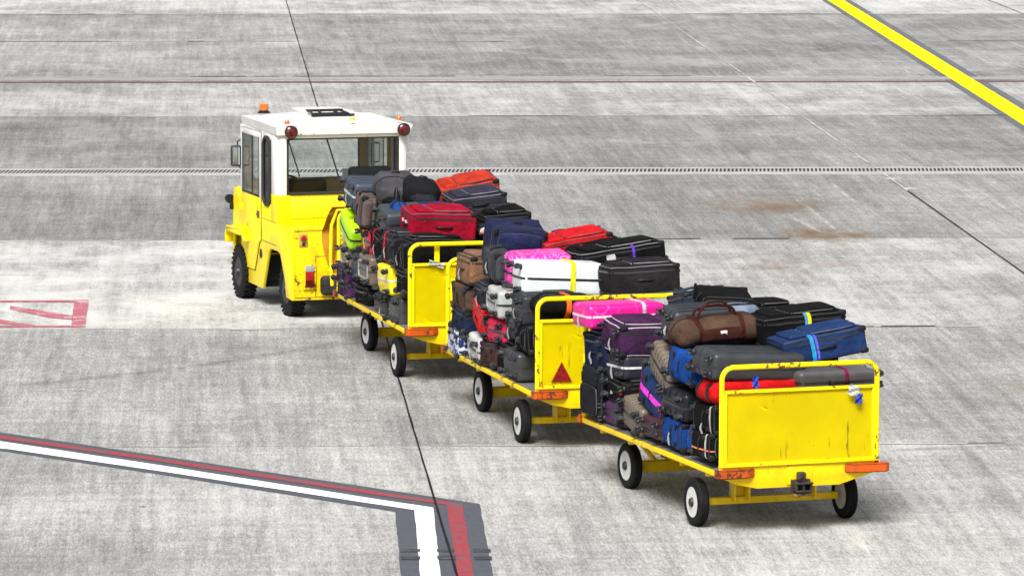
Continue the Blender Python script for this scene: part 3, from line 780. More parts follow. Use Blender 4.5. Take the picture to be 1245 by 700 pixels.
# roof: cambered white shell with fascia
bm = bmesh.new(); b2 = bmesh.new(); nx, ny = 12, 14; g = []
for i in range(nx+1):
    row = []
    for j in range(ny+1):
        p = i/nx; q = 2*j/ny-1
        xx = .585+1.62*p; yy = q*(.80-.03*p)
        ed = min(1, (1-abs(q))*6, p*8, (1-p)*8)
        zz = 2.092+.05*(1-q*q)*min(1, 4*p)*min(1, 4*(1-p))+.012*ed
        row.append(b2.verts.new((xx, yy, zz)))
    g.append(row)
for i in range(nx):
    for j in range(ny): b2.faces.new((g[i][j], g[i+1][j], g[i+1][j+1], g[i][j+1]))
edge = [g[i][0] for i in range(nx+1)]+[g[nx][j] for j in range(1, ny+1)]+[g[i][ny] for i in range(nx-1, -1, -1)]+[g[0][j] for j in range(ny-1, 0, -1)]
lo = []
for v in edge: lo.append(b2.verts.new((v.co.x*.985+.02 if v.co.x < 1 else v.co.x-.02, v.co.y*.975, 1.996)))
for i in range(len(edge)): b2.faces.new((edge[i], edge[(i+1) % len(edge)], lo[(i+1) % len(edge)], lo[i]))
b2.faces.new(lo)
merge(bm, b2)
roof = link('roof', bm, TW, cab, angle=50)
bm = bmesh.new(); prism(bm, [(.588, -.76), (.588, .76), (.60, .76), (.60, -.76)], 'z', 2.074, 2.083, .001)
link('gutter', bm, TIN, roof)
# hatch frame on the roof
bm = bmesh.new(); box(bm, 1.42, 2.08, -.36, .20, 2.150, 2.182, .012); link('roof_hatch', bm, TW, roof)
bm = bmesh.new()
for xx, zz in ((1.15, 2.180), (1.38, 2.200)): tube(bm, [(xx, .21, zz), (xx, -.21, zz)], .015, 8)
for yy in (.21, .10, -.10, -.21): tube(bm, [(1.15, yy, 2.180), (1.38, yy*.85, 2.200)], .013, 8)
for yy in (.24, -.24): tube(bm, [(1.38, yy*.8, 2.200), (1.48, yy*.8, 2.20)], .010, 8)
tube(bm, [(1.08, .24, 2.168), (1.08, -.26, 2.168)], .014, 8)
for yy in (.21, -.21): tube(bm, [(1.08, yy, 2.168), (1.15, yy, 2.180)], .012, 8)
link('hatch_bars', bm, BLACK(), roof)
# beacon
bc = empty('beacon', (1.95, .56, 2.135)); bc.parent = cab
bm = bmesh.new(); lathe(bm, [(.075, 0), (.075, .012), (.055, .02), (.055, .03), (.001, .03)], 'z', n=28); link('beacon_base', bm, BLACK(), bc)
bm = bmesh.new(); lathe(bm, [(.046, .028), (.052, .042), (.052, .092), (.044, .102), (.040, .098), (.001, .098)], 'z', n=28); link('beacon_lens', bm, AMB, bc)
# round work lamps at the roof corners
for yy in (.645, -.665):
    q = empty('work_lamp', (.545, yy-.02, 2.035)); q.parent = cab
    bm = bmesh.new(); lathe(bm, [(.072, -.012), (.075, .0), (.070, .03), (.045, .055), (.02, .062)], 'x', n=28); box(bm, .03, .07, -.015, .015, -.02, .02, .004); link('lamp_housing', bm, BLACK(), q)
    bm = bmesh.new(); lathe(bm, [(.001, -.026), (.035, -.023), (.06, -.014), (.068, -.004)], 'x', n=28); link('lamp_lens', bm, REDL, q)
for p, mt, nm in (((.60, .66, 2.14), AMB, 'marker_lamp'), ((.66, -.66, 2.15), AMB, 'marker_lamp'), ((.62, -.10, 2.16), YLL, 'marker_lamp')):
    bm = bmesh.new(); lathe(bm, [(.030, -.015), (.030, .012), (.022, .024), (.001, .026)], 'z', p, n=16); link(nm, bm, mt, cab)
for yy in (.735, -.735):
    bm = bmesh.new(); box(bm, .60, .64, yy-.022, yy+.022, 2.00, 2.085, .006); link('side_marker', bm, YLL, cab)
# seats
SEATM = plain('black_seat_vinyl', (.006, .006, .007), .6, 0, .3, 12, .2, .25)
for yy, hh in ((.33, 1.46), (-.43, 1.585)):
    st = empty('seat', (1.15, yy, .64)); st.parent = cab
    bm = bmesh.new(); box(bm, -.05, .45, -.24, .24, .22, .36, .05, 3); link('cushion', bm, SEATM, st)
    bm = bmesh.new(); box(bm, -.16, -.04, -.25, .25, .30, hh-.64, .05, 4); link('seat_back', bm, SEATM, st)
bm = bmesh.new(); tube(bm, arc((0, 0), .19, 0, 342, 20, 'xy'), .013, 8, closed=True); tube(bm, [(0, 0, 0), (.17, 0, 0)], .012); tube(bm, [(0, 0, 0), (-.17, 0, 0)], .012); tube(bm, [(0, 0, 0), (0, 0, -.35)], .02)
sw = link('steering_wheel', bm, BLACK(), cab); sw.location = (1.85, .33, 1.32); sw.rotation_euler = (0, R(-30), 0)
bm = bmesh.new(); box(bm, -.004, .004, -.10, .10, -.07, .07); pp = link('paper_sheet', bm, plain('white_paper', (.7, .7, .7), .8, 0, .05, 5, 0), cab); pp.location = (2.12, -.52, 1.39); pp.rotation_euler = (0, R(12), 0)
# mirrors
for sg in (1, -1):
    mr = empty('side_mirror', (2.20, sg*.755, 1.63)); mr.parent = cab
    bm = bmesh.new(); tube(bm, [(0, 0, -.16), (.01, sg*.05, -.10), (.01, sg*.05, .16), (0, 0, .20)], .009, 6); link('mirror_arm', bm, BLACK(), mr)
    bm = bmesh.new(); box(bm, -.03, .03, sg*.07-.062, sg*.07+.062, -.12, .12, .022, 3); link('mirror_housing', bm, plain('grey_mirror_shell', (.02, .02, .023), .5, 0, .2, 20, .1), mr)
    bm = bmesh.new(); box(bm, -.034, -.031, sg*.07-.046, sg*.07+.046, -.10, .10); link('mirror_glass', bm, plain('mirror_face', (.7, .72, .73), .05, 1, .02, 5, 0), mr, smooth=False)
# tail lights
for sg in (1, -1):
    tl = empty('tail_light', (0, sg*.64, 0)); tl.parent = tug
    bm = bmesh.new(); box(bm, -.010, .002, -.048, .048, .81, .955, .004); link('lamp_plate', bm, plain('galvanised_plate', (.42, .30, .06), .6, .4, .4, 20, .2), tl)
    bm = bmesh.new(); lathe(bm, [(.032, -.010), (.034, -.022), (.024, -.034), (.001, -.038)], 'x', (0, 0, .905), n=20); link('round_lamp', bm, REDB, tl)
    bm = bmesh.new(); lathe(bm, [(.020, -.010), (.020, -.014), (.001, -.014)], 'x', (0, 0, .84), n=16); link('socket', bm, SEALR, tl)
    bm = bmesh.new(); box(bm, -.03, .002, sg*-.065-.075, sg*-.065+.075, .335, .63, .008); hs_ = link('lamp_box', bm, TYR, tl)
    c = sg*-.065
    for z0, z1, mt in ((.535, .605, CLR), (.445, .530, REDB), (.365, .440, REDL)):
        bm = bmesh.new(); box(bm, -.042, -.028, c-.052, c+.052, z0, z1, .004); link('lamp_segment', bm, mt, hs_)
# black rubber rear bumper + coupling
bm = bmesh.new(); box(bm, -.16, -.002, -.50, .46, .275, .49, .05, 4); link('rear_bumper', bm, rubber('worn_bumper_rubber', (.022, .021, .02)), tug)
bm = bmesh.new(); box(bm, -.24, -.10, -.09, .09, .36, .42, .008); lathe(bm, [(.018, .32), (.018, .48), (.001, .48)], 'z', (-.20, 0, 0), n=12); link('coupling', bm, DARKST, tug)
# flank details: filler hole, seams, front lamp
for sg in (1, -1):
    bm = bmesh.new(); lathe(bm, [(.055, sg*(HW+.001)), (.055, sg*(HW+.005)), (.045, sg*(HW+.005)), (.04, sg*(HW+.002)), (.001, sg*(HW+.002))], 'y', (1.31, 0, .60), n=20)
    link('filler_recess', bm, SEALR, tug)
    bm = bmesh.new(); box(bm, .66, 1.27, sg*(HW-.002), sg*(HW+.0015), .755, .762); link('panel_seam', bm, SEALR, tug)
    bm = bmesh.new(); lathe(bm, [(.05, 0), (.055, .03), (.05, .07), (.001, .075)], 'x', (2.55, sg*(HW+.03), 1.10), n=18); box(bm, 2.52, 2.56, sg*(HW-.01), sg*(HW+.04), .98, 1.06, .006); link('front_lamp', bm, BLACK(), tug)
for z, y0, y1 in ((.982, -.74, .74), (.70, -.50, .50), (.245, -.74, .74)):
    bm = bmesh.new(); box(bm, -.0025, .002, y0, y1, z-.003, z+.003); link('tail_seam', bm, SEALR, tug)
bm = bmesh.new(); box(bm, -.0025, .002, -.503, -.497, .25, .98); box(bm, -.0025, .002, .497, .503, .25, .70); link('tail_seam', bm, SEALR, tug)
for sg in (1, -1):
    bm = bmesh.new(); box(bm, .66, 1.26, sg*(HW-.002), sg*(HW+.0015), 1.008, 1.013); link('flank_seam', bm, SEALR, tug)

# canvas cover bundled on the front of the first cart, rust-stained mustard
def canvas():
    x, y, s = CARTS[1]
    t = empty('canvas_cover', (x-math.sin(s)*3.42, y+math.cos(s)*3.42, .55), s+math.pi/2, 'mustard brown stained canvas cover bunched on the end rail between tractor and first cart', 'canvas cover')
    bm = bmesh.new(); nu, nv = 22, 26; gg = []
    for i in range(nu+1):
        row = []
        for j in range(nv+1):
            p, q = i/nu, j/nv                     # p across, q up
            h = .18+q*.72
            bul = math.sin(math.pi*q)**.8
            yy = .73-.95*p+(.035*math.sin(14*p+3*q))
            out = .03+.13*bul*(1-.35*p)+.022*math.sin(22*p+3*math.sin(5*q))+.05*mnoise.noise(Vector((p*5, q*4, 1)))
            if q > .93: out *= .5
            row.append(bm.verts.new((out, yy+.05*bul*(1-p)**2, h)))
        gg.append(row)
    for i in range(nu):
        for j in range(nv): bm.faces.new((gg[i][j], gg[i+1][j], gg[i+1][j+1], gg[i][j+1]))
    bmesh.ops.solidify(bm, geom=bm.faces[:], thickness=.012)
    m = paint('stained_mustard_canvas', (.62, .30, .02), .55, .8, .7, 21, rustcol=(.12, .045, .015), fine=.2, edge=False)
    link('cloth', bm, m, t, angle=70)
    bm = bmesh.new(); tube(bm, [(.02, .735, .05), (.03, .75, .35), (.03, .74, .70), (.02, .68, .86), (.02, .30, .90)], .02, 8)
    link('hem_rope', bm, Y_RAIL, t)
canvas()
# ------------------------------------------------------------------ luggage
class RB:
    """rounded, slightly bulging box: maps a box-surface point to the skin of the bag"""
    def __init__(s, size, r, bulge=0.0, wob=0.0, seed=0, taper=0.0):
        s.h = [a/2 for a in size]; s.r = min(r, min(s.h)*.92); s.b = bulge; s.w = wob; s.seed = seed; s.tp = taper
    def __call__(s, p, off=0.0):
        h = s.h; inner = [max(-(h[i]-s.r), min(h[i]-s.r, p[i])) for i in range(3)]
        d = Vector([p[i]-inner[i] for i in range(3)])
        if d.length < 1e-9: d = Vector(p)
        d.normalize()
        q = Vector(inner)+d*(s.r+off)
        if s.b:
            c = [max(0, 1-(p[i]/h[i])**2) for i in range(3)]
            for i in range(3):
                j, k = (i+1) % 3, (i+2) % 3
                q[i] += d[i]*s.b*c[j]*c[k]
        if s.w:
            n = mnoise.noise_vector(Vector((p[0]*4.5+s.seed*3.1, p[1]*4.5+s.seed, p[2]*4.5)))
            n2 = mnoise.noise_vector(Vector((p[0]*13+s.seed*1.1, p[1]*13+s.seed, p[2]*13)))
            q += n*s.w+n2*s.w*.35
        if s.tp: q.y *= 1-s.tp*(q.z/h[2]+1)/2
        return q
    def body(s, bm, n=(9, 7, 11)):
        b = bmesh.new(); h = s.h; vm = {}
        def coords(i, m):
            # denser rows near the rounded edges
            e = s.r/h[i]; base = [-1, -1+e*.3, -1+e*.65, -1+e]
            mid = [(-1+e)+(2-2*e)*k/m for k in range(1, m)]
            return base+mid+[-x for x in base[::-1]]
        C = [coords(i, n[i]) for i in range(3)]
        def V(p):
            k = tuple(round(x, 5) for x in p)
            if k not in vm: vm[k] = b.verts.new(s([p[i]*h[i] for i in range(3)]))
            return vm[k]
        for ax in range(3):
            j, k = (ax+1) % 3, (ax+2) % 3
            for sg in (-1, 1):
                for a in range(len(C[j])-1):
                    for c in range(len(C[k])-1):
                        f = []
                        for (aa, cc) in ((a, c), (a+1, c), (a+1, c+1), (a, c+1)):
                            p = [0, 0, 0]; p[ax] = sg; p[j] = C[j][aa]; p[k] = C[k][cc]; f.append(V(p))
                        if sg < 0: f.reverse()
                        try: b.faces.new(f)
                        except ValueError: pass
        merge(bm, b)
    def band(s, bm, ax, t, width, th, n=9, span=None):
        """ribbon round the bag in the plane axis ax = t"""
        j, k = (ax+1) % 3, (ax+2) % 3; h = s.h; pts = []
        e = .98
        def side(f, a0, a1): return [f(a0+(a1-a0)*i/n) for i in range(n)]
        per = side(lambda x: (x, -h[k]), -h[j]*e, h[j]*e)+side(lambda x: (h[j], x), -h[k]*e, h[k]*e)+side(lambda x: (x, h[k]), h[j]*e, -h[j]*e)+side(lambda x: (-h[j], x), h[k]*e, -h[k]*e)
        rows = []
        for u, v in per:
            if span and not span(u, v): rows.append(None); continue
            r = []
            for dw, of in ((-width/2, -.004), (-width/2, th), (width/2, th), (width/2, -.004)):
                p = [0, 0, 0]; p[ax] = max(-h[ax], min(h[ax], t+dw)); p[j] = u; p[k] = v
                r.append(bm.verts.new(s(p, of)))
            rows.append(r)
        m = len(rows)
        for i in range(m):
            A, B = rows[i], rows[(i+1) % m]
            if A is None or B is None: continue
            for q in range(4): bm.faces.new((A[q], A[(q+1) % 4], B[(q+1) % 4], B[q]))
    def ring(s, bm, face_ax, sg, inset, width, th, n=8):
        """raised outline on one face (pocket / frame)"""
        j, k = (face_ax+1) % 3, (face_ax+2) % 3; h = s.h
        a, c = h[j]-inset, h[k]-inset; q = min(.05, a*.3, c*.3); path = []
        for cx, cy, a0 in ((a-q, c-q, 0), (-a+q, c-q, 90), (-a+q, -c+q, 180), (a-q, -c+q, 270)):
            for i in range(n//2+1):
                an = R(a0+90*i/(n//2)); path.append((cx+q*math.cos(an), cy+q*math.sin(an), math.cos(an), math.sin(an)))
        full = []
        for i in range(len(path)):
            full.append(path[i]); nx_ = path[(i+1) % len(path)]
            d = math.hypot(nx_[0]-path[i][0], nx_[1]-path[i][1])
            if d > .06:
                for t in range(1, 4): full.append(tuple(path[i][z]+(nx_[z]-path[i][z])*t/4 for z in range(4)))
        rows = []
        for u, v, nu, nv in full:
            r = []
            for dw, of in ((-width/2, -.003), (-width/2, th), (width/2, th), (width/2, -.003)):
                p = [0, 0, 0]; p[face_ax] = sg*h[face_ax]; p[j] = u+nu*dw; p[k] = v+nv*dw
                r.append(bm.verts.new(s(p, of)))
            rows.append(r)
        for i in range(len(rows)):
            A, B = rows[i], rows[(i+1) % len(rows)]
            for q in range(4): bm.faces.new((A[q], A[(q+1) % 4], B[(q+1) % 4], B[q]))

TRIM = plain('bag_trim_black', (.007, .007, .008), .5, 0, .3, 25, .15, .25)
WGREY = plain('wheel_grey', (.022, .023, .027), .45, 0, .25, 30, .1, .3)
CHROME = plain('pull_aluminium', (.55, .56, .58), .25, .9, .1, 30, 0)
WHITEL = plain('paper_label', (.62, .62, .62), .7, 0, .05, 20, .05)

def patterned(c1, c2, sc, dist, th):
    m, nt, b = nodes('printed_shell')
    f = noisef(nt, sc, 2, .5, dist=dist)
    L(nt, ramp(nt, f, [(th, c1), (th+.03, c2)]), b.inputs['Base Color']); b.inputs['Roughness'].default_value = .4
    return m
def spinner(parent, p, r=.026, col_=None, yaw=0.0):

    bm = bmesh.new()
    lathe(bm, [(.024, .0), (.028, -.012), (.022, -.022), (.001, -.022)], 'z', n=14)
    box(bm, -.012, .012, -.008, .008, -.045, -.015, .004, 1)
    for sg in (-1, 1):
        lathe(bm, [(.001, sg*.008), (r*.9, sg*.008), (r, sg*.012), (r, sg*.020), (r*.85, sg*.024), (r*.4, sg*.022), (.001, sg*.022)], 'y', (.006, 0, -.045), n=16)
    o = link('wheel', bm, col_ or WGREY, parent); o.location = p; o.rotation_euler = (0, 0, yaw)
    return o
def roller(parent, p, r=.032, wd=.026, col_=None):
    bm = bmesh.new()
    lathe(bm, [(.001, -wd/2), (r*.85, -wd/2), (r, -wd/3), (r, wd/3), (r*.85, wd/2), (.001, wd/2)], 'x', n=18)
    box(bm, -wd*.9, wd*.9, -.004, r*1.05, -.006, r*1.3, .008, 2)
    o = link('wheel', bm, col_ or WGREY, parent); o.location = p
    return o

def grip(bm, p, half, lift, ax, nrm, r=.008, flat=1.0):
    """carry handle: arched bar through p, along ax, lifted along nrm"""
    p, ax, nrm = Vector(p), Vector(ax), Vector(nrm)
    pts = [p-ax*half, p-ax*half*.86+nrm*lift*.7, p-ax*half*.6+nrm*lift, p+ax*half*.6+nrm*lift, p+ax*half*.86+nrm*lift*.7, p+ax*half]
    tube(bm, pts, r, 8)
    for s in (-1, 1):
        c = p+ax*half*s; M = Matrix.Translation(c)
        box(bm, -.018, .018, -.018, .018, -.010, .012, .005, 1, M=M)

AX = {'x': Vector((1, 0, 0)), 'X': Vector((-1, 0, 0)), 'y': Vector((0, 1, 0)), 'Y': Vector((0, -1, 0)), 'z': Vector((0, 0, 1)), 'Z': Vector((0, 0, -1))}
GROUPN = {1: 'luggage on the first cart', 2: 'luggage on the middle cart', 3: 'luggage on the rear cart'}
bag_no = [0]
def bag(cart, kind, c, size, o, color, label, cat='suitcase', rot=(0, 0, 0), trim=None, accent=None, tagc=None, strap=None, opt='', name=None, pat=None):
    """c: centre in cart axes; size: (along x, along y, up); o: two letters = direction (cart axes) of the bag's foot and of its front.
    x/X forward/back, y/Y left/right, z/Z up/down. rot: degrees about cart x, y, z."""
    bag_no[0] += 1; seed = bag_no[0]; rg = random.Random(seed*7)
    foot, front = AX[o[0]], AX[o[1]]
    rot = tuple(a+rg.uniform(-3.6, 3.6) for a in rot)
    c = (c[0]+rg.uniform(-.015, .015), c[1]+rg.uniform(-.035, .02), c[2])
    Zb = -foot; Yb = front; Xb = Yb.cross(Zb)
    B = Matrix((Xb, Yb, Zb)).transposed()
    tilt = Matrix.Rotation(R(rot[2]), 3, 'Z') @ Matrix.Rotation(R(rot[1]), 3, 'Y') @ Matrix.Rotation(R(rot[0]), 3, 'X')
    cx, cy, s = CARTS[cart]
    Cm = Matrix.Translation((cx, cy, 0)) @ Matrix.Rotation(s, 4, 'Z') @ Matrix.Rotation(math.pi/2, 4, 'Z')
    # cart axes: x forward = +Y rotated by s ; y left
    sz = [abs(B[0][i]*size[0])+abs(B[1][i]*size[1])+abs(B[2][i]*size[2]) for i in range(3)]
    Bt = B.transposed()
    sz = [sum(abs(Bt[i][k])*size[k] for k in range(3)) for i in range(3)]
    M = Cm @ Matrix.Translation(c) @ tilt.to_4x4() @ B.to_4x4()
    nm = name or {'hard': 'suitcase', 'soft': 'suitcase', 'duffel': 'duffel_bag', 'pack': 'backpack', 'roll': 'travel_bag'}[kind]
    low = M @ Vector((0, 0, -sz[2]/2))
    root = bpy.data.objects.new(nm, None); root.empty_display_size = .15; col.objects.link(root)
    root.matrix_world = Matrix.Translation(M.translation) @ M.to_3x3().to_4x4()
    tag(root, label, cat, GROUPN[cart])
    X, Y, Z = sz; hx, hy, hz = X/2, Y/2, Z/2
    tr = trim or (.016, .016, .018)
    if kind == 'hard':
        S = RB(sz, .042, .005, 0, seed)
        m_ = shell(color, rough=.34 if 'g' in opt else .45, scuff=.35)
        if pat: m_ = patterned(*pat)
        bm = bmesh.new(); S.body(bm)
        body = link('body', bm, m_, root)
        if 'p' not in opt:     # moulded ribs
            bm = bmesh.new(); n = 7 if 'R' in opt else 4
            for i in range(n):
                x = -hx*.72+2*hx*.72*i/(n-1)
                S.band(bm, 0, x, .014 if 'R' in opt else .02, .008, 10, span=lambda u, v: abs(u) > hy*.35)
            link('rib', bm, m_, body)
        bm = bmesh.new(); S.band(bm, 1, 0, .020, .005, 12)
        link('seam_band', bm, plain('seam_trim%02d' % (seed if accent else 0), accent or (.02, .02, .022), .4, 0, .2, 20, 0), root)
        bm = bmesh.new(); grip(bm, S((0, .0, hz)), .085, .022, (1, 0, 0), (0, 0, 1)); link('carry_handle', bm, TRIM, root)
        if 'f' in opt:
            bm = bmesh.new(); S.ring(bm, 2, -1, hy*.45, .02, .014); link('base_frame', bm, plain('base_frame_grey', tuple(x*.6+.01 for x in color), .45, 0, .2, 20, 0), root)
        bm = bmesh.new(); grip(bm, S((hx, 0, 0)), .085, .020, (0, 0, 1), (1, 0, 0)); link('side_handle', bm, TRIM, root)
        bm = bmesh.new(); box(bm, -.09, .09, -hy*.75, -hy*.75+.03, hz-.012, hz+.012, .006); link('pull_handle', bm, TRIM, root)
        if 'n' not in opt:
            for sx in (-1, 1):
                for sy in (-1, 1): spinner(root, (sx*(hx-.055), sy*max(hy-.05, .04), -hz), yaw=rg.uniform(-1.5, 1.5), col_=WGREY if 'b' not in opt else TRIM)
    elif kind == 'soft':
        S = RB(sz, .026, rg.uniform(.006, .018), rg.uniform(.007, .012), seed)
        m_ = fabric(color)
        if pat: m_ = patterned(*pat)
        bm = bmesh.new(); S.body(bm); body = link('body', bm, m_, root)
        for yy in (hy*.93, -hy*.93):
            bm = bmesh.new(); S.band(bm, 1, yy, .010, .006, 12)
            link('piping', bm, plain('piping%02d' % seed, tr, .5, 0, .2, 20, 0), root)
        bm = bmesh.new(); S.band(bm, 1, hy*.55, .013, .003, 12); S.band(bm, 1, hy*.62, .004, .005, 12)
        link('zip', bm, plain('zip%02d' % (seed if accent else 0), accent or (.03, .03, .032), .35, .3, .2, 20, 0), root)
        # front pocket, padded
        P = RB((X*.80, .05, Z*.56), .024, .012, .004, seed+50)
        bm = bmesh.new(); P.body(bm, (6, 3, 6))
        pk = link('front_pocket', bm, m_, root); pk.location = (0, hy+.014, -hz*.26)
        bm = bmesh.new(); P.band(bm, 1, .006, .007, .004, 8); pz = link('pocket_zip', bm, plain('pocket_zip%02d' % seed, tuple(min(1, x+.05) for x in tr), .4, .2, .2, 20, 0), pk)
        P2 = RB((X*.78, .035, Z*.22), .017, .006, .003, seed+80)
        bm = bmesh.new(); P2.body(bm, (6, 3, 4)); p2 = link('upper_pocket', bm, m_, root); p2.location = (0, hy+.010, hz*.58)
        # corner guards
        for sx in (-1, 1):
            for sy in (-1, 1):
                bm = bmesh.new()
                box(bm, sx*hx-.045 if sx > 0 else sx*hx-.007, sx*hx+.007 if sx > 0 else sx*hx+.045, sy*hy-.04 if sy > 0 else sy*hy-.006, sy*hy+.006 if sy > 0 else sy*hy+.04, -hz-.006, -hz+.07, .016, 2)
                link('corner_guard', bm, TRIM, root)
        bm = bmesh.new(); grip(bm, (0, 0, hz), .08, .026, (1, 0, 0), (0, 0, 1), .010); link('carry_handle', bm, TRIM, root)
        bm = bmesh.new(); grip(bm, (hx+.004, 0, .0), .08, .024, (0, 0, 1), (1, 0, 0), .010); link('side_handle', bm, TRIM, root)
        bm = bmesh.new(); grip(bm, (0, 0, -hz), .06, .020, (1, 0, 0), (0, 0, -1), .008); link('foot_handle', bm, TRIM, root)
        bm = bmesh.new(); box(bm, -.11, .11, -hy-.004, -hy+.024, hz-.008, hz+.014, .005); link('pull_handle', bm, TRIM, root)
        if '4' in opt:
            for sx in (-1, 1):
                for sy in (-1, 1): spinner(root, (sx*(hx-.05), sy*max(hy-.045, .03), -hz), yaw=rg.uniform(-1.5, 1.5), col_=WGREY)
        elif 'n' not in opt:
            for sx in (-1, 1): roller(root, (sx*(hx-.035), -hy+.018, -hz-.004))
            for sx in (-1, 1):
                bm = bmesh.new(); box(bm, sx*(hx*.62)-.022, sx*(hx*.62)+.022, hy*.45-.015, hy*.45+.015, -hz-.026, -hz+.01, .009, 2); link('foot', bm, TRIM, root)
    elif kind in ('duffel', 'roll'):
        S = RB(sz, min(hx, hy, hz)*.85, .02, .022 if kind == 'duffel' else .014, seed)
        m_ = fabric(color) if 'l' not in opt else plain('leather%02d' % seed, color, .45, 0, .35, 14, .6)
        bm = bmesh.new(); S.body(bm, (10, 8, 10)); body = link('body', bm, m_, root)
        tm = fabric(tr) if trim else TRIM
        for xx in (-.38, .38):
            bm = bmesh.new(); S.band(bm, 0, xx*hx*1.35, .044, .006, 10)
            link('webbing', bm, tm, root)
        bm = bmesh.new(); S.band(bm, 1, 0, .012, .006, 12, span=lambda u, v: (u > hz*.2)); link('zip', bm, TRIM, root)
        bm = bmesh.new()
        for sy in (-1, 1):
            a = hx*.50
            tube(bm, [(-a, sy*hy*.35, hz*.88), (-a*.8, sy*hy*.28, hz+.07), (-a*.3, sy*hy*.15, hz+.12+.02*sy), (a*.3, sy*hy*.15, hz+.12+.02*sy), (a*.8, sy*hy*.28, hz+.07), (a, sy*hy*.35, hz*.88)], .011, 8)
        link('handle', bm, tm, root)
        if 'k' in opt:
            P = RB((X*.50, .06, Z*.5), .028, .01, .004, seed+9)
            bm = bmesh.new(); P.body(bm, (6, 3, 6)); pk = link('side_pocket', bm, tm, root); pk.location = (0, hy*1.0, -hz*.1)
            bm = bmesh.new(); box(bm, -.03, .03, .030, .040, -.02, .02, .004); bk = link('name_plate', bm, WHITEL, pk); bk.location = (0, .0, .02)
    elif kind == 'pack':
        S = RB(sz, min(sz)*.30, .02, .024, seed)
        m_ = fabric(color)
        bm = bmesh.new(); S.body(bm, (9, 8, 11)); body = link('body', bm, m_, root)
        tm = fabric(tr)
        P = RB((X*.7, Y*.5, Z*.5), .05, .02, .01, seed+4)
        bm = bmesh.new(); P.body(bm, (6, 5, 6)); pk = link('front_pocket', bm, tm, root); pk.location = (0, hy*.8, -hz*.25)
        bm = bmesh.new()
        for sx in (-1, 1):
            tube(bm, [(sx*hx*.3, -hy*.7, hz*.8), (sx*hx*.45, -hy-.06, hz*.4), (sx*hx*.5, -hy-.07, -hz*.2), (sx*hx*.6, -hy*.8, -hz*.75)], .02, 8, flat=.5)
        link('shoulder_strap', bm, tm, root)
        bm = bmesh.new(); grip(bm, (0, -hy*.3, hz*.95), .05, .04, (1, 0, 0), (0, 0, 1), .009); link('grab_loop', bm, TRIM, root)
        bm = bmesh.new(); S.band(bm, 1, hy*.2, .010, .005, 12, span=lambda u, v: u > -hz*.4); link('zip', bm, TRIM, root)
    if kind in ('hard', 'soft') and rg.random() < .5:      # small maker's plate
        bm = bmesh.new(); px_ = rg.uniform(-.3, .3)*hx; q = S((px_, hy, hz*.15)) if kind == 'hard' else S((hx*.55, hy, hz*.3))
        box(bm, q.x-.028, q.x+.028, q.y-.004, q.y+.006, q.z-.011, q.z+.011, .003); link('badge', bm, CHROME, root)
    if not tagc and kind in ('hard', 'soft') and rg.random() < .32:      # airline paper tag looped on a handle
        bm = bmesh.new(); b2 = bmesh.new(); zz = -hz-.03; a0 = rg.uniform(-.3, .3)*hx; rows = []
        dn = (B.transposed() @ Vector((0, 0, -1))); dn.z = 0
        dn = dn.normalized() if dn.length > .2 else Vector((0, 1, 0))
        sd_ = dn.cross(Vector((0, 0, 1)))
        for i in range(6):
            ctr = Vector((a0, 0, zz-.006*math.sin(i*1.1)))+dn*(.022*i)+sd_*(.006*math.sin(i*1.7+seed))
            rows.append([b2.verts.new(ctr+sd_*.02), b2.verts.new(ctr-sd_*.02+Vector((0, 0, .006*math.cos(i))))])
        for i in range(5): b2.faces.new((rows[i][0], rows[i+1][0], rows[i+1][1], rows[i][1]))
        bmesh.ops.solidify(b2, geom=b2.faces[:], thickness=.002); merge(bm, b2)
        link('luggage_tag', bm, WHITEL, root)
    for st_ in (strap or []):
        ax, t, wd, cc = st_[:4]
        bm = bmesh.new(); S.band(bm, ax, t*[hx, hy, hz][ax], wd, .009, 12)
        so_ = link('luggage_strap', bm, fabric(cc, 'strap_webbing', .6), root)
        if len(st_) > 4: so_['label'] = st_[4]
    for tg in (tagc or []):
        # (face, u, v, w, h, colour, rz)  label lying on a face of the bag
        fx, u, v, a, h_, cc = tg[:6]; ax = 'xyz'.index(fx[0]); sg = -1 if fx[1:] == '-' else 1
        j, k = (ax+1) % 3, (ax+2) % 3
        hh = [hx, hy, hz]
        bm = bmesh.new(); b2 = bmesh.new(); n = 3; gg = []
        for q1 in range(n+1):
            rw = []
            for q2 in range(n+1):
                p = [0, 0, 0]; p[ax] = sg*hh[ax]; p[j] = u*hh[j]+(q1/n-.5)*a; p[k] = v*hh[k]+(q2/n-.5)*h_
                rw.append(b2.verts.new(S(p, .012+.010*math.sin(q1*1.7+q2*.9+seed))))
            gg.append(rw)
        for q1 in range(n):
            for q2 in range(n): b2.faces.new((gg[q1][q2], gg[q1+1][q2], gg[q1+1][q2+1], gg[q1][q2+1]))
        bmesh.ops.solidify(b2, geom=b2.faces[:], thickness=.0025)
        merge(bm, b2)
        link('luggage_tag', bm, plain('tag_%d_%d_%d' % tuple(int(x*99) for x in cc), cc, .6, 0, .04, 20, 0), root)
    return root
bag(3, 'soft', (3.054, 0.495, 0.808), (0.447, 0.5, 0.426), 'Zy', (0.011, 0.012, 0.015), 'upright dark grey suitcase at the front left corner of the rear cart below navy case', opt='n')
bag(3, 'soft', (3.001, 0.49, 1.182), (0.509, 0.5, 0.3), 'yz', (0.007, 0.014, 0.042), 'small navy case standing on the upright grey suitcase, under the bright pink one', opt='n')
bag(3, 'hard', (2.631, 0.4, 0.679), (0.52, 0.6, 0.211), 'yz', (0.05, 0.016, 0.06), 'dark purple case with grey wheels low down between the dark grey and ribbed beige cases', opt='R')
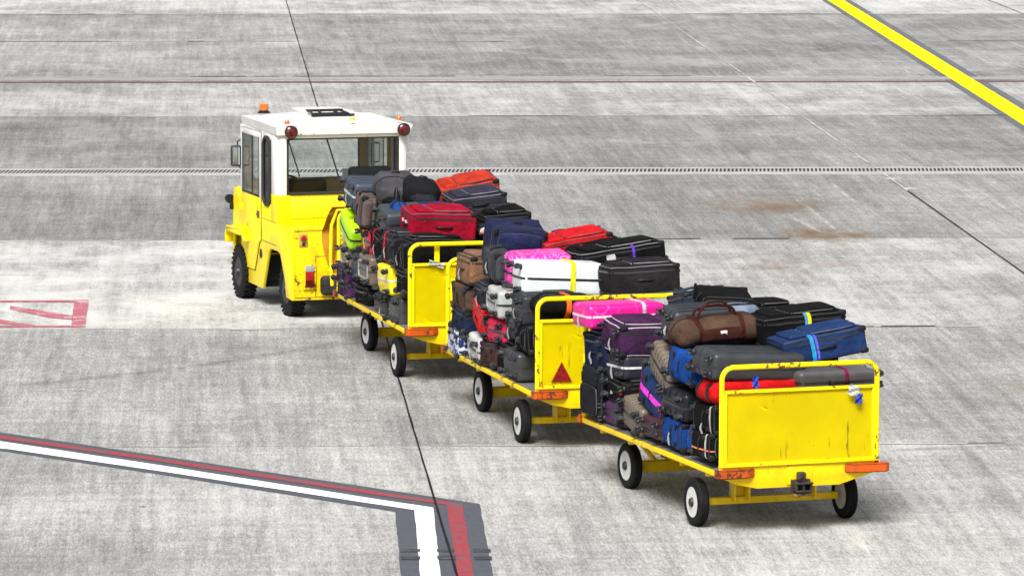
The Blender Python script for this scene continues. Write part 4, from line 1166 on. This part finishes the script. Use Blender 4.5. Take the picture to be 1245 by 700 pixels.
bag(3, 'soft', (2.571, 0.39, 0.891), (0.52, 0.62, 0.211), 'yz', (0.004, 0.004, 0.004), 'black soft suitcase with red and white tags under the purple stack, rear cart', tagc=[('z-', -0.6, 0.2, 0.04, 0.05, (0.75, 0.02, 0.02)), ('z-', 0.3, -0.2, 0.03, 0.03, (0.6, 0.6, 0.6))], opt='4')
bag(3, 'hard', (2.617, 0.37, 1.093), (0.52, 0.66, 0.218), 'yz', (0.02, 0.02, 0.03), 'black case with silver bands and four wheels directly below the purple suitcase', accent=(0.5, 0.5, 0.52), opt='R')
bag(3, 'soft', (2.621, 0.37, 1.34), (0.52, 0.66, 0.262), 'yz', (0.045, 0.014, 0.05), 'dark purple suitcase with white piping, topmost of the wheeled stack behind the pink case', trim=(0.35, 0.33, 0.36), opt='4')
bag(3, 'hard', (2.11, 0.4, 0.729), (0.52, 0.6, 0.267), 'yz', (0.13, 0.105, 0.08), 'ribbed beige hard suitcase on the deck left of the navy case with magenta strap', rot=(0, -8, 0), opt='R')
bag(3, 'hard', (1.63, 0.425, 0.674), (0.459, 0.55, 0.185), 'yz', (0.045, 0.012, 0.022), 'small dark maroon case on the deck between the ribbed beige and the bright blue one', opt='p')
bag(3, 'soft', (1.725, 0.4, 0.957), (0.52, 0.6, 0.329), 'yx', (0.016, 0.035, 0.11), 'navy suitcase with magenta strap and dark red side, tilted in the rear cart pile', rot=(0, -16, 0), trim=(0.2, 0.005, 0.02), strap=[(0, 0.05, 0.05, (0.75, 0.05, 0.6), 'magenta strap')])
bag(3, 'hard', (1.423, 0.4, 1.227), (0.494, 0.6, 0.269), 'yz', (0.13, 0.105, 0.08), 'ribbed beige hard suitcase leaning high in the pile beside the upper blue case', rot=(0, -24, 0), opt='R')
bag(3, 'soft', (1.088, 0.435, 0.701), (0.52, 0.6, 0.233), 'yX', (0.004, 0.045, 0.22), 'bright blue suitcase with lighter blue front pocket standing on the rear cart deck')
bag(3, 'soft', (0.41, 0.425, 0.71), (0.52, 0.55, 0.215), 'yX', (0.004, 0.004, 0.004), 'black suitcase with orange cord loop on the deck against the rear end frame', tagc=[], accent=(0.5, 0.5, 0.5), strap=[(0, -0.3, 0.012, (0.75, 0.22, 0.12), 'orange cord loop')])
bag(3, 'hard', (1.088, 0.4, 0.983), (0.52, 0.6, 0.247), 'yz', (0.011, 0.012, 0.015), 'charcoal hard suitcase between the upper and lower bright blue cases', opt='')
bag(3, 'soft', (0.41, 0.41, 0.94), (0.52, 0.58, 0.236), 'yX', (0.004, 0.004, 0.004), 'black suitcase speckled with white dots under the bright red fabric bag', accent=(0.4, 0.4, 0.4))
bag(3, 'soft', (0.943, 0.41, 1.288), (0.52, 0.62, 0.252), 'yx', (0.004, 0.045, 0.22), 'bright blue suitcase high on the left side under the brown duffel bag', rot=(0, -4, 0))
bag(3, 'hard', (3.03, 0.47, 1.495), (0.42, 0.721, 0.21), 'yz', (0.55, 0.004, 0.18), 'bright pink hard suitcase with white band lying atop the front of the rear cart', accent=(0.55, 0.5, 0.53), opt='gnp', rot=(0, 0, 0), strap=[(2, 0.45, 0.03, (0.6, 0.6, 0.6), 'white strap')], pat=((0.6, 0.004, 0.2), (0.72, 0.05, 0.34), 5, 3, 0.6))
bag(3, 'hard', (0.454, 0.26, 1.377), (0.473, 0.84, 0.229), 'yz', (0.028, 0.031, 0.036), 'dark grey hard suitcase with white tag on the red bag beside the rear end rail', opt='', tagc=[('x', 0.0, -0.25, 0.07, 0.12, (0.6, 0.6, 0.6))])
bag(3, 'roll', (0.391, 0.21, 1.156), (0.435, 1, 0.194), 'yz', (0.5, 0.006, 0.008), 'bright red fabric bag squashed under the dark grey hard suitcase')
bag(3, 'hard', (0.34, -0.38, 1.235), (0.44, 0.72, 0.19), 'Yz', (0.075, 0.072, 0.075), 'grey hard suitcase with maroon strap just above the scratched end panel', opt='p', strap=[(2, -0.2, 0.03, (0.2, 0.01, 0.06), 'maroon strap')])
bag(3, 'soft', (1.2, -0.4, 1.33), (0.6, 0.6, 0.26), 'Yz', (0.007, 0.014, 0.042), 'dark navy suitcase on the right flank of the rear cart below the yellow strapped one')
bag(3, 'soft', (2.1, -0.05, 1.45), (0.7, 0.7, 0.27), 'Yz', (0.011, 0.012, 0.015), 'charcoal suitcase carrying the slate one near the top of the rear cart')
bag(3, 'soft', (0.36, -0.42, 1.03), (0.5, 0.62, 0.21), 'Yz', (0.004, 0.004, 0.004), 'black suitcase under the grey one with maroon strap')
bag(3, 'soft', (0.54, -0.378, 1.503), (0.44, 0.742, 0.22), 'Yz', (0.012, 0.032, 0.11), 'navy blue suitcase with teal and blue straps, highest above the scratched end panel', rot=(-9, 0, 0), strap=[(2, 0.32, 0.035, (0.03, 0.3, 0.6), 'teal strap'), (2, 0.22, 0.02, (0.1, 0.1, 0.55), 'blue strap')], opt='n')
bag(3, 'soft', (1.08, -0.373, 1.593), (0.46, 0.751, 0.24), 'Yz', (0.004, 0.004, 0.004), 'black suitcase with yellow and blue strap lying behind the navy one', rot=(-6, 0, 0), strap=[(2, -0.1, 0.03, (0.75, 0.65, 0.02), 'yellow strap'), (2, -0.02, 0.02, (0.05, 0.3, 0.5), 'blue strap')])
bag(3, 'duffel', (1.16, 0.312, 1.575), (0.36, 0.768, 0.21), 'ZX', (0.075, 0.042, 0.028), 'brown canvas duffel bag with leather trim on top of the rear cart', trim=(0.045, 0.012, 0.008), opt='k', rot=(-3, 0, 0))
bag(3, 'hard', (1.436, 0.36, 1.599), (0.3, 0.6, 0.288), 'yz', (0.028, 0.032, 0.037), 'charcoal hard suitcase wedged left of the brown duffel bag', rot=(0, -6, 0))
bag(3, 'soft', (2.25, -0.001, 1.68), (0.5, 0.431, 0.17), 'yz', (0.022, 0.03, 0.045), 'dark slate suitcase at the very top behind the white patterned one', opt='n', rot=(-6, 8, 0))
bag(3, 'soft', (1.77, -0.006, 1.7), (0.44, 0.458, 0.2), 'YX', (0.004, 0.004, 0.004), 'black suitcase with white pattern and red band on top of the rear pile', rot=(4, -14, -10), tagc=[('y', 0.0, 0.1, 0.13, 0.06, (0.6, 0.6, 0.6)), ('y', 0.3, 0.45, 0.03, 0.14, (0.7, 0.03, 0.03))], opt='n')
bag(3, 'roll', (1.47, -0.005, 1.674), (0.34, 0.349, 0.12), 'yz', (0.16, 0.2, 0.27), 'pale blue grey bag with white tag between white patterned case and brown duffel', tagc=[('x', -0.4, 0.6, 0.1, 0.06, (0.62, 0.62, 0.62))])
bag(3, 'soft', (1.62, -0.295, 1.655), (0.4, 0.441, 0.13), 'Yz', (0.004, 0.004, 0.004), 'low black soft case with white tag behind the yellow strapped suitcase', tagc=[('x', -0.2, 0.0, 0.08, 0.07, (0.62, 0.62, 0.62))], opt='n')
bag(2, 'soft', (2.977, 0.465, 0.638), (0.52, 0.55, 0.259), 'yz', (0.06, 0.09, 0.2), 'blue and white patterned suitcase on the deck at the front of the middle cart', pat=((0.006, 0.02, 0.1), (0.55, 0.6, 0.7), 16, 1.5, 0.5))
bag(2, 'hard', (2.248, 0.455, 0.682), (0.52, 0.55, 0.256), 'yz', (0.42, 0.42, 0.41), 'light grey hard suitcase with moulded handle frame on the middle cart deck', opt='pf')
bag(2, 'soft', (1.692, 0.45, 0.675), (0.488, 0.5, 0.221), 'yz', (0.05, 0.022, 0.02), 'dark maroon suitcase on the deck right of the light grey one on the middle cart')
bag(2, 'soft', (1.299, 0.45, 0.707), (0.48, 0.5, 0.259), 'yz', (0.004, 0.004, 0.004), 'small black soft suitcase on the middle cart deck beside the dark maroon one')
bag(2, 'hard', (0.858, 0.41, 0.71), (0.52, 0.58, 0.264), 'yz', (0.03, 0.032, 0.036), 'charcoal hard suitcase with white wheel on the deck by the middle cart end frame', opt='')
bag(2, 'soft', (2.845, 0.45, 0.873), (0.52, 0.5, 0.21), 'yz', (0.01, 0.018, 0.045), 'dark navy case between the patterned suitcase and the dark brown one')
bag(2, 'soft', (2.847, 0.45, 1.107), (0.52, 0.5, 0.258), 'yx', (0.075, 0.045, 0.03), 'dark brown suitcase stacked under the tan bag at the front of the middle cart')
bag(2, 'soft', (2.824, 0.44, 1.359), (0.52, 0.5, 0.274), 'yz', (0.19, 0.1, 0.055), 'tan brown bag against the front end frame of the middle cart', opt='n')
bag(2, 'soft', (2.115, 0.45, 0.986), (0.52, 0.5, 0.255), 'yz', (0.7, 0.012, 0.012), 'bright red soft case leaning between navy and silver luggage on the middle cart', rot=(0, -18, 0), opt='n')
bag(2, 'hard', (1.587, 0.45, 0.927), (0.52, 0.5, 0.213), 'yz', (0.55, 0.01, 0.06), 'crimson hard case under the silver grey one on the middle cart', opt='')
bag(2, 'hard', (1.477, 0.48, 1.213), (0.52, 0.5, 0.267), 'yz', (0.34, 0.35, 0.34), 'silver grey hard suitcase with framed handle high on the middle cart left side', opt='pf')
bag(2, 'soft', (2.086, 0.45, 1.208), (0.52, 0.5, 0.199), 'yz', (0.02, 0.022, 0.03), 'black case tucked left of the silver grey suitcase on the middle cart')
bag(2, 'soft', (0.923, 0.45, 1.037), (0.52, 0.5, 0.218), 'yz', (0.05, 0.052, 0.06), 'dark grey fabric bag right of the crimson case on the middle cart')
bag(2, 'soft', (0.566, 0.425, 0.985), (0.52, 0.55, 0.255), 'yX', (0.004, 0.004, 0.004), 'black suitcase directly on the charcoal case by the middle cart end frame')
bag(2, 'hard', (0.806, 0.425, 1.238), (0.52, 0.55, 0.279), 'yz', (0.022, 0.024, 0.03), 'black hard case just below the white suitcase on the middle cart', opt='')
bag(1, 'soft', (2.993, 0.49, 0.593), (0.52, 0.5, 0.15), 'yz', (0.05, 0.016, 0.06), 'dark purple case on the deck at the front left corner of the first cart')
bag(1, 'soft', (3.074, 0.49, 0.752), (0.52, 0.5, 0.204), 'yz', (0.05, 0.02, 0.05), 'plum case with protruding wheel low at the front of the first cart', opt='4')
bag(1, 'soft', (2.252, 0.44, 0.618), (0.52, 0.52, 0.271), 'yz', (0.004, 0.004, 0.004), 'black suitcase on the deck under the taupe one with framed handle on the first cart')
bag(1, 'hard', (1.435, 0.44, 0.619), (0.52, 0.52, 0.284), 'yz', (0.02, 0.02, 0.022), 'black hard case on the deck under the yellow case', opt='b')
bag(1, 'hard', (0.68, 0.425, 0.655), (0.52, 0.55, 0.288), 'yz', (0.035, 0.038, 0.042), 'charcoal ribbed hard suitcase on the deck by the first cart end frame', opt='R')
bag(1, 'hard', (3.052, 0.45, 0.97), (0.52, 0.5, 0.265), 'yz', (0.13, 0.1, 0.075), 'taupe case with dark framed handle below the lime case', opt='pf')
bag(1, 'hard', (2.489, 0.45, 0.892), (0.52, 0.5, 0.263), 'yz', (0.022, 0.03, 0.045), 'dark slate case between the two taupe cases on the first cart', opt='p')
bag(1, 'hard', (1.889, 0.46, 0.956), (0.52, 0.52, 0.303), 'yz', (0.12, 0.09, 0.065), 'taupe brown suitcase with dark framed handle left of the yellow case', opt='pf')
bag(1, 'hard', (1.039, 0.455, 0.962), (0.52, 0.55, 0.307), 'yz', (0.72, 0.6, 0.008), 'bright yellow hard suitcase with silver band on the first cart', accent=(0.5, 0.5, 0.52), opt='gp')
bag(1, 'soft', (0.317, 0.45, 0.99), (0.435, 0.5, 0.235), 'yz', (0.004, 0.004, 0.004), 'narrow black case between the yellow suitcase and the first cart end frame')
bag(1, 'hard', (2.84, 0.495, 1.267), (0.52, 0.45, 0.246), 'yz', (0.34, 0.6, 0.005), 'lime green hard case tilted at the front of the first cart', rot=(0, -22, 0), opt='gpn')
bag(1, 'hard', (2.134, 0.475, 1.236), (0.52, 0.45, 0.278), 'yz', (0.4, 0.01, 0.04), 'crimson case with yellow strap beside the lime green case', opt='g', strap=[(0, 0.1, 0.04, (0.8, 0.7, 0.02), 'yellow strap')])
bag(1, 'soft', (1.668, 0.45, 1.251), (0.52, 0.5, 0.276), 'yz', (0.004, 0.004, 0.004), 'black case with thin red stripe right of the crimson one on the first cart', rot=(0, -10, 0), strap=[(0, 0.2, 0.014, (0.55, 0.01, 0.02), 'red stripe')])
bag(1, 'soft', (0.982, 0.45, 1.274), (0.52, 0.5, 0.306), 'yz', (0.02, 0.02, 0.024), 'black grey case with red strap standing above the yellow suitcase', strap=[(0, 0.3, 0.02, (0.6, 0.01, 0.03), 'red strap')])
bag(1, 'soft', (0.461, 0.44, 1.255), (0.52, 0.52, 0.286), 'yX', (0.004, 0.004, 0.004), 'glossy black bag below the crimson soft suitcase by the first cart end frame')
bag(1, 'hard', (1.346, 0.475, 1.54), (0.4, 0.45, 0.222), 'yz', (0.03, 0.038, 0.045), 'blue grey case below the grey backpack on the first cart', opt='p', rot=(0, -14, 0))
bag(2, 'soft', (2.25, 0.339, 1.65), (0.5, 0.515, 0.42), 'zX', (0.014, 0.018, 0.06), 'large navy suitcase with black end standing high at the front of the middle cart', rot=(6, -8, -4), opt='n')
bag(2, 'soft', (1.75, 0.601, 1.542), (0.4, 0.197, 0.27), 'yX', (0.045, 0.05, 0.056), 'dark grey bag with black trim leaning against the navy and pink suitcases', rot=(0, -8, 0), opt='n')
bag(2, 'hard', (1.53, 0.298, 1.516), (0.42, 0.606, 0.31), 'yz', (0.55, 0.004, 0.18), 'pink patterned hard suitcase beside the white one on the middle cart', opt='gp', pat=((0.62, 0.015, 0.26), (0.75, 0.16, 0.45), 9, 4, 0.52))
bag(2, 'hard', (1.07, 0.2, 1.477), (0.42, 0.796, 0.31), 'yz', (0.56, 0.59, 0.6), 'white hard suitcase with black seam and yellow strap on the middle cart', opt='gp', strap=[(2, 0.22, 0.045, (0.8, 0.8, 0.01), 'yellow strap')], accent=(0.012, 0.012, 0.014))
bag(2, 'soft', (2.11, -0.252, 1.653), (0.42, 0.696, 0.21), 'Yz', (0.5, 0.008, 0.012), 'red suitcase lying on top of the middle cart behind the black cases', rot=(-9, 0, 0), tagc=[('x', 0.0, -0.4, 0.05, 0.09, (0.62, 0.62, 0.62))])
bag(2, 'soft', (1.93, -0.38, 1.608), (0.36, 0.661, 0.14), 'Yz', (0.004, 0.004, 0.004), 'black suitcase with grey corner between the red suitcase and the purple strapped one', rot=(-6, 0, 0), trim=(0.1, 0.1, 0.11))
bag(2, 'soft', (1.46, -0.488, 1.626), (0.42, 0.851, 0.19), 'Yz', (0.004, 0.004, 0.004), 'black suitcase with purple strap and white tag on top of the middle cart', rot=(-7, 0, 0), trim=(0.12, 0.12, 0.13), strap=[(2, -0.25, 0.025, (0.1, 0.04, 0.45), 'purple strap')], tagc=[('x', 0.1, 0.3, 0.07, 0.09, (0.6, 0.6, 0.6))])
bag(2, 'soft', (0.75, -0.451, 1.495), (0.5, 0.677, 0.27), 'Yz', (0.016, 0.014, 0.016), 'plain black suitcase right of the white one above the middle cart end rail', rot=(-2, 0, 0), trim=(0.09, 0.09, 0.1))
bag(2, 'roll', (0.45, 0.301, 1.293), (0.4, 0.577, 0.18), 'yz', (0.004, 0.004, 0.004), 'black rolled bag with orange band behind the middle cart end rail', strap=[(2, -0.05, 0.05, (0.75, 0.12, 0.02), 'orange band')])
bag(2, 'roll', (2.625, -0.253, 1.685), (0.25, 0.184, 0.1), 'yz', (0.6, 0.01, 0.05), 'small round crimson pouch at the far top of the middle cart')
bag(2, 'soft', (0.7, -0.42, 1.1), (0.55, 0.6, 0.24), 'Yz', (0.004, 0.004, 0.004), 'black suitcase deep in the middle cart under the plain black one')
bag(2, 'soft', (1.6, -0.4, 1.24), (0.6, 0.6, 0.26), 'Yz', (0.007, 0.014, 0.042), 'navy suitcase on the right flank of the middle cart under the purple strapped one')
bag(1, 'hard', (2.9, 0.513, 1.638), (0.5, 0.366, 0.3), 'yz', (0.04, 0.05, 0.068), 'slate grey hard suitcase with silver line at the front top of the first cart', accent=(0.4, 0.43, 0.47), opt='', rot=(0, -8, 0))
bag(1, 'soft', (2, 0.689, 1.56), (0.3, 0.162, 0.34), 'yX', (0.12, 0.085, 0.075), 'pinkish brown bag between the grey hard suitcase and the lime case', rot=(0, -12, 0), opt='n')
bag(1, 'pack', (2.35, 0.291, 1.728), (0.4, 0.435, 0.3), 'ZX', (0.06, 0.058, 0.066), 'grey and black backpack with blue tag on top of the first cart', trim=(0.006, 0.006, 0.007), rot=(0, -25, 0), tagc=[('x', 0.6, -0.5, 0.09, 0.12, (0.02, 0.06, 0.45))])
bag(1, 'soft', (2.68, -0.559, 1.656), (0.36, 0.656, 0.26), 'Yz', (0.4, 0.03, 0.014), 'orange red suitcase at the back on top of the first cart', rot=(-8, -14, 0), tagc=[('x', -0.3, 0.4, 0.06, 0.04, (0.62, 0.62, 0.62))], opt='n')
bag(1, 'soft', (2.11, -0.489, 1.617), (0.42, 0.595, 0.18), 'Yz', (0.032, 0.03, 0.046), 'slate purple suitcase lying in front of the orange red one', rot=(-2, -4, 0), trim=(0.12, 0.11, 0.14), opt='n')
bag(1, 'soft', (2.13, -0.578, 1.51), (0.46, 0.559, 0.16), 'Yz', (0.02, 0.02, 0.024), 'black suitcase directly under the slate purple one on the first cart', rot=(-4, 0, 0), opt='n')
bag(1, 'soft', (1.93, -0.757, 1.434), (0.46, 0.521, 0.2), 'Yz', (0.004, 0.004, 0.004), 'lowest black suitcase jutting out on the right of the first cart', rot=(-4, 0, 0))
bag(1, 'soft', (0.92, 0.172, 1.516), (0.44, 0.688, 0.29), 'Yz', (0.3, 0.003, 0.02), 'crimson soft suitcase with grey corner resting above the first cart end rail', rot=(5, -4, 0), trim=(0.05, 0.05, 0.055), tagc=[('z', 0.3, 0.2, 0.03, 0.03, (0.6, 0.6, 0.6)), ('z', -0.2, 0.2, 0.03, 0.03, (0.6, 0.6, 0.6))], opt='n')
bag(1, 'roll', (1.375, 0.479, 1.601), (0.25, 0.16, 0.22), 'Zy', (0.012, 0.06, 0.26), 'small bright blue drawstring bag left of the crimson suitcase')
bag(1, 'roll', (1.5, 0.13, 1.604), (0.3, 0.464, 0.12), 'yz', (0.02, 0.06, 0.28), 'flat blue bag with white bundle behind the crimson suitcase', tagc=[('z', 0.0, 0.7, 0.14, 0.08, (0.62, 0.62, 0.62))])
bag(1, 'soft', (0.4, 0.321, 1.334), (0.4, 0.542, 0.2), 'yz', (0.004, 0.004, 0.004), 'dark case seen through the gap of the first cart end rail')
bag(1, 'roll', (0.85, -0.249, 1.445), (0.2, 0.159, 0.09), 'Yz', (0.025, 0.025, 0.03), 'little black pouch with white and red tag between crimson and navy suitcases', tagc=[('x', 0.2, 0.5, 0.07, 0.06, (0.62, 0.62, 0.62)), ('x', -0.4, 0.6, 0.02, 0.05, (0.7, 0.1, 0.02))])
bag(1, 'soft', (1.2, -0.4, 1.25), (0.6, 0.6, 0.26), 'Yz', (0.011, 0.012, 0.015), 'charcoal suitcase on the right flank of the first cart behind its end rail')
bag(1, 'pack', (2.1, 0.105, 1.73), (0.4, 0.361, 0.23), 'ZX', (0.01, 0.01, 0.012), 'crumpled black rucksack right of the grey one on top of the first cart', rot=(14, -10, 0), trim=(0.02, 0.02, 0.024))
# loose airline tags hanging over the end rails
def crumple(name, cart, pos, w_, h_, colr, label, cat, seed=0, rz=0):
    cx, cy, s = CARTS[cart]
    M = Matrix.Translation((cx, cy, 0)) @ Matrix.Rotation(s+math.pi/2, 4, 'Z') @ Matrix.Translation(pos) @ Matrix.Rotation(R(rz), 4, 'X')
    bm = bmesh.new(); g = []; n = 5
    for i in range(n+1):
        g.append([bm.verts.new((.012*math.sin(i*1.3+j*1.9+seed), (i/n-.5)*w_, (j/n-.5)*h_)) for j in range(n+1)])
    for i in range(n):
        for j in range(n): bm.faces.new((g[i][j], g[i+1][j], g[i+1][j+1], g[i][j+1]))
    bmesh.ops.solidify(bm, geom=bm.faces[:], thickness=.003)
    o = link(name, bm, plain('loose_tag%d' % seed, colr, .6, 0, .1, 20, 0))
    o.matrix_world = M; tag(o, label, cat); return o
bpy.context.view_layer.update()
crumple('airline_tag', 3, (-.055, -.462, 1.185), .10, .09, (.62, .62, .62), 'crumpled white airline tag over the top edge of the scratched end panel', 'tag', 1, 20)
crumple('airline_tag', 3, (-.050, -.510, 1.115), .065, .085, (.01, .05, .50), 'small blue tag hanging against the scratched end panel of the rear cart', 'tag', 2, 5)
crumple('airline_tag', 3, (.04, .38, 1.275), .055, .10, (.01, .06, .55), 'blue tag dangling over the red bag behind the rear cart end rail', 'tag', 3, -5)
crumple('airline_tag', 1, (-.035, .43, 1.215), .16, .05, (.62, .62, .62), 'white paper tag lying along the top edge of the first cart end panel', 'tag', 4, 15)
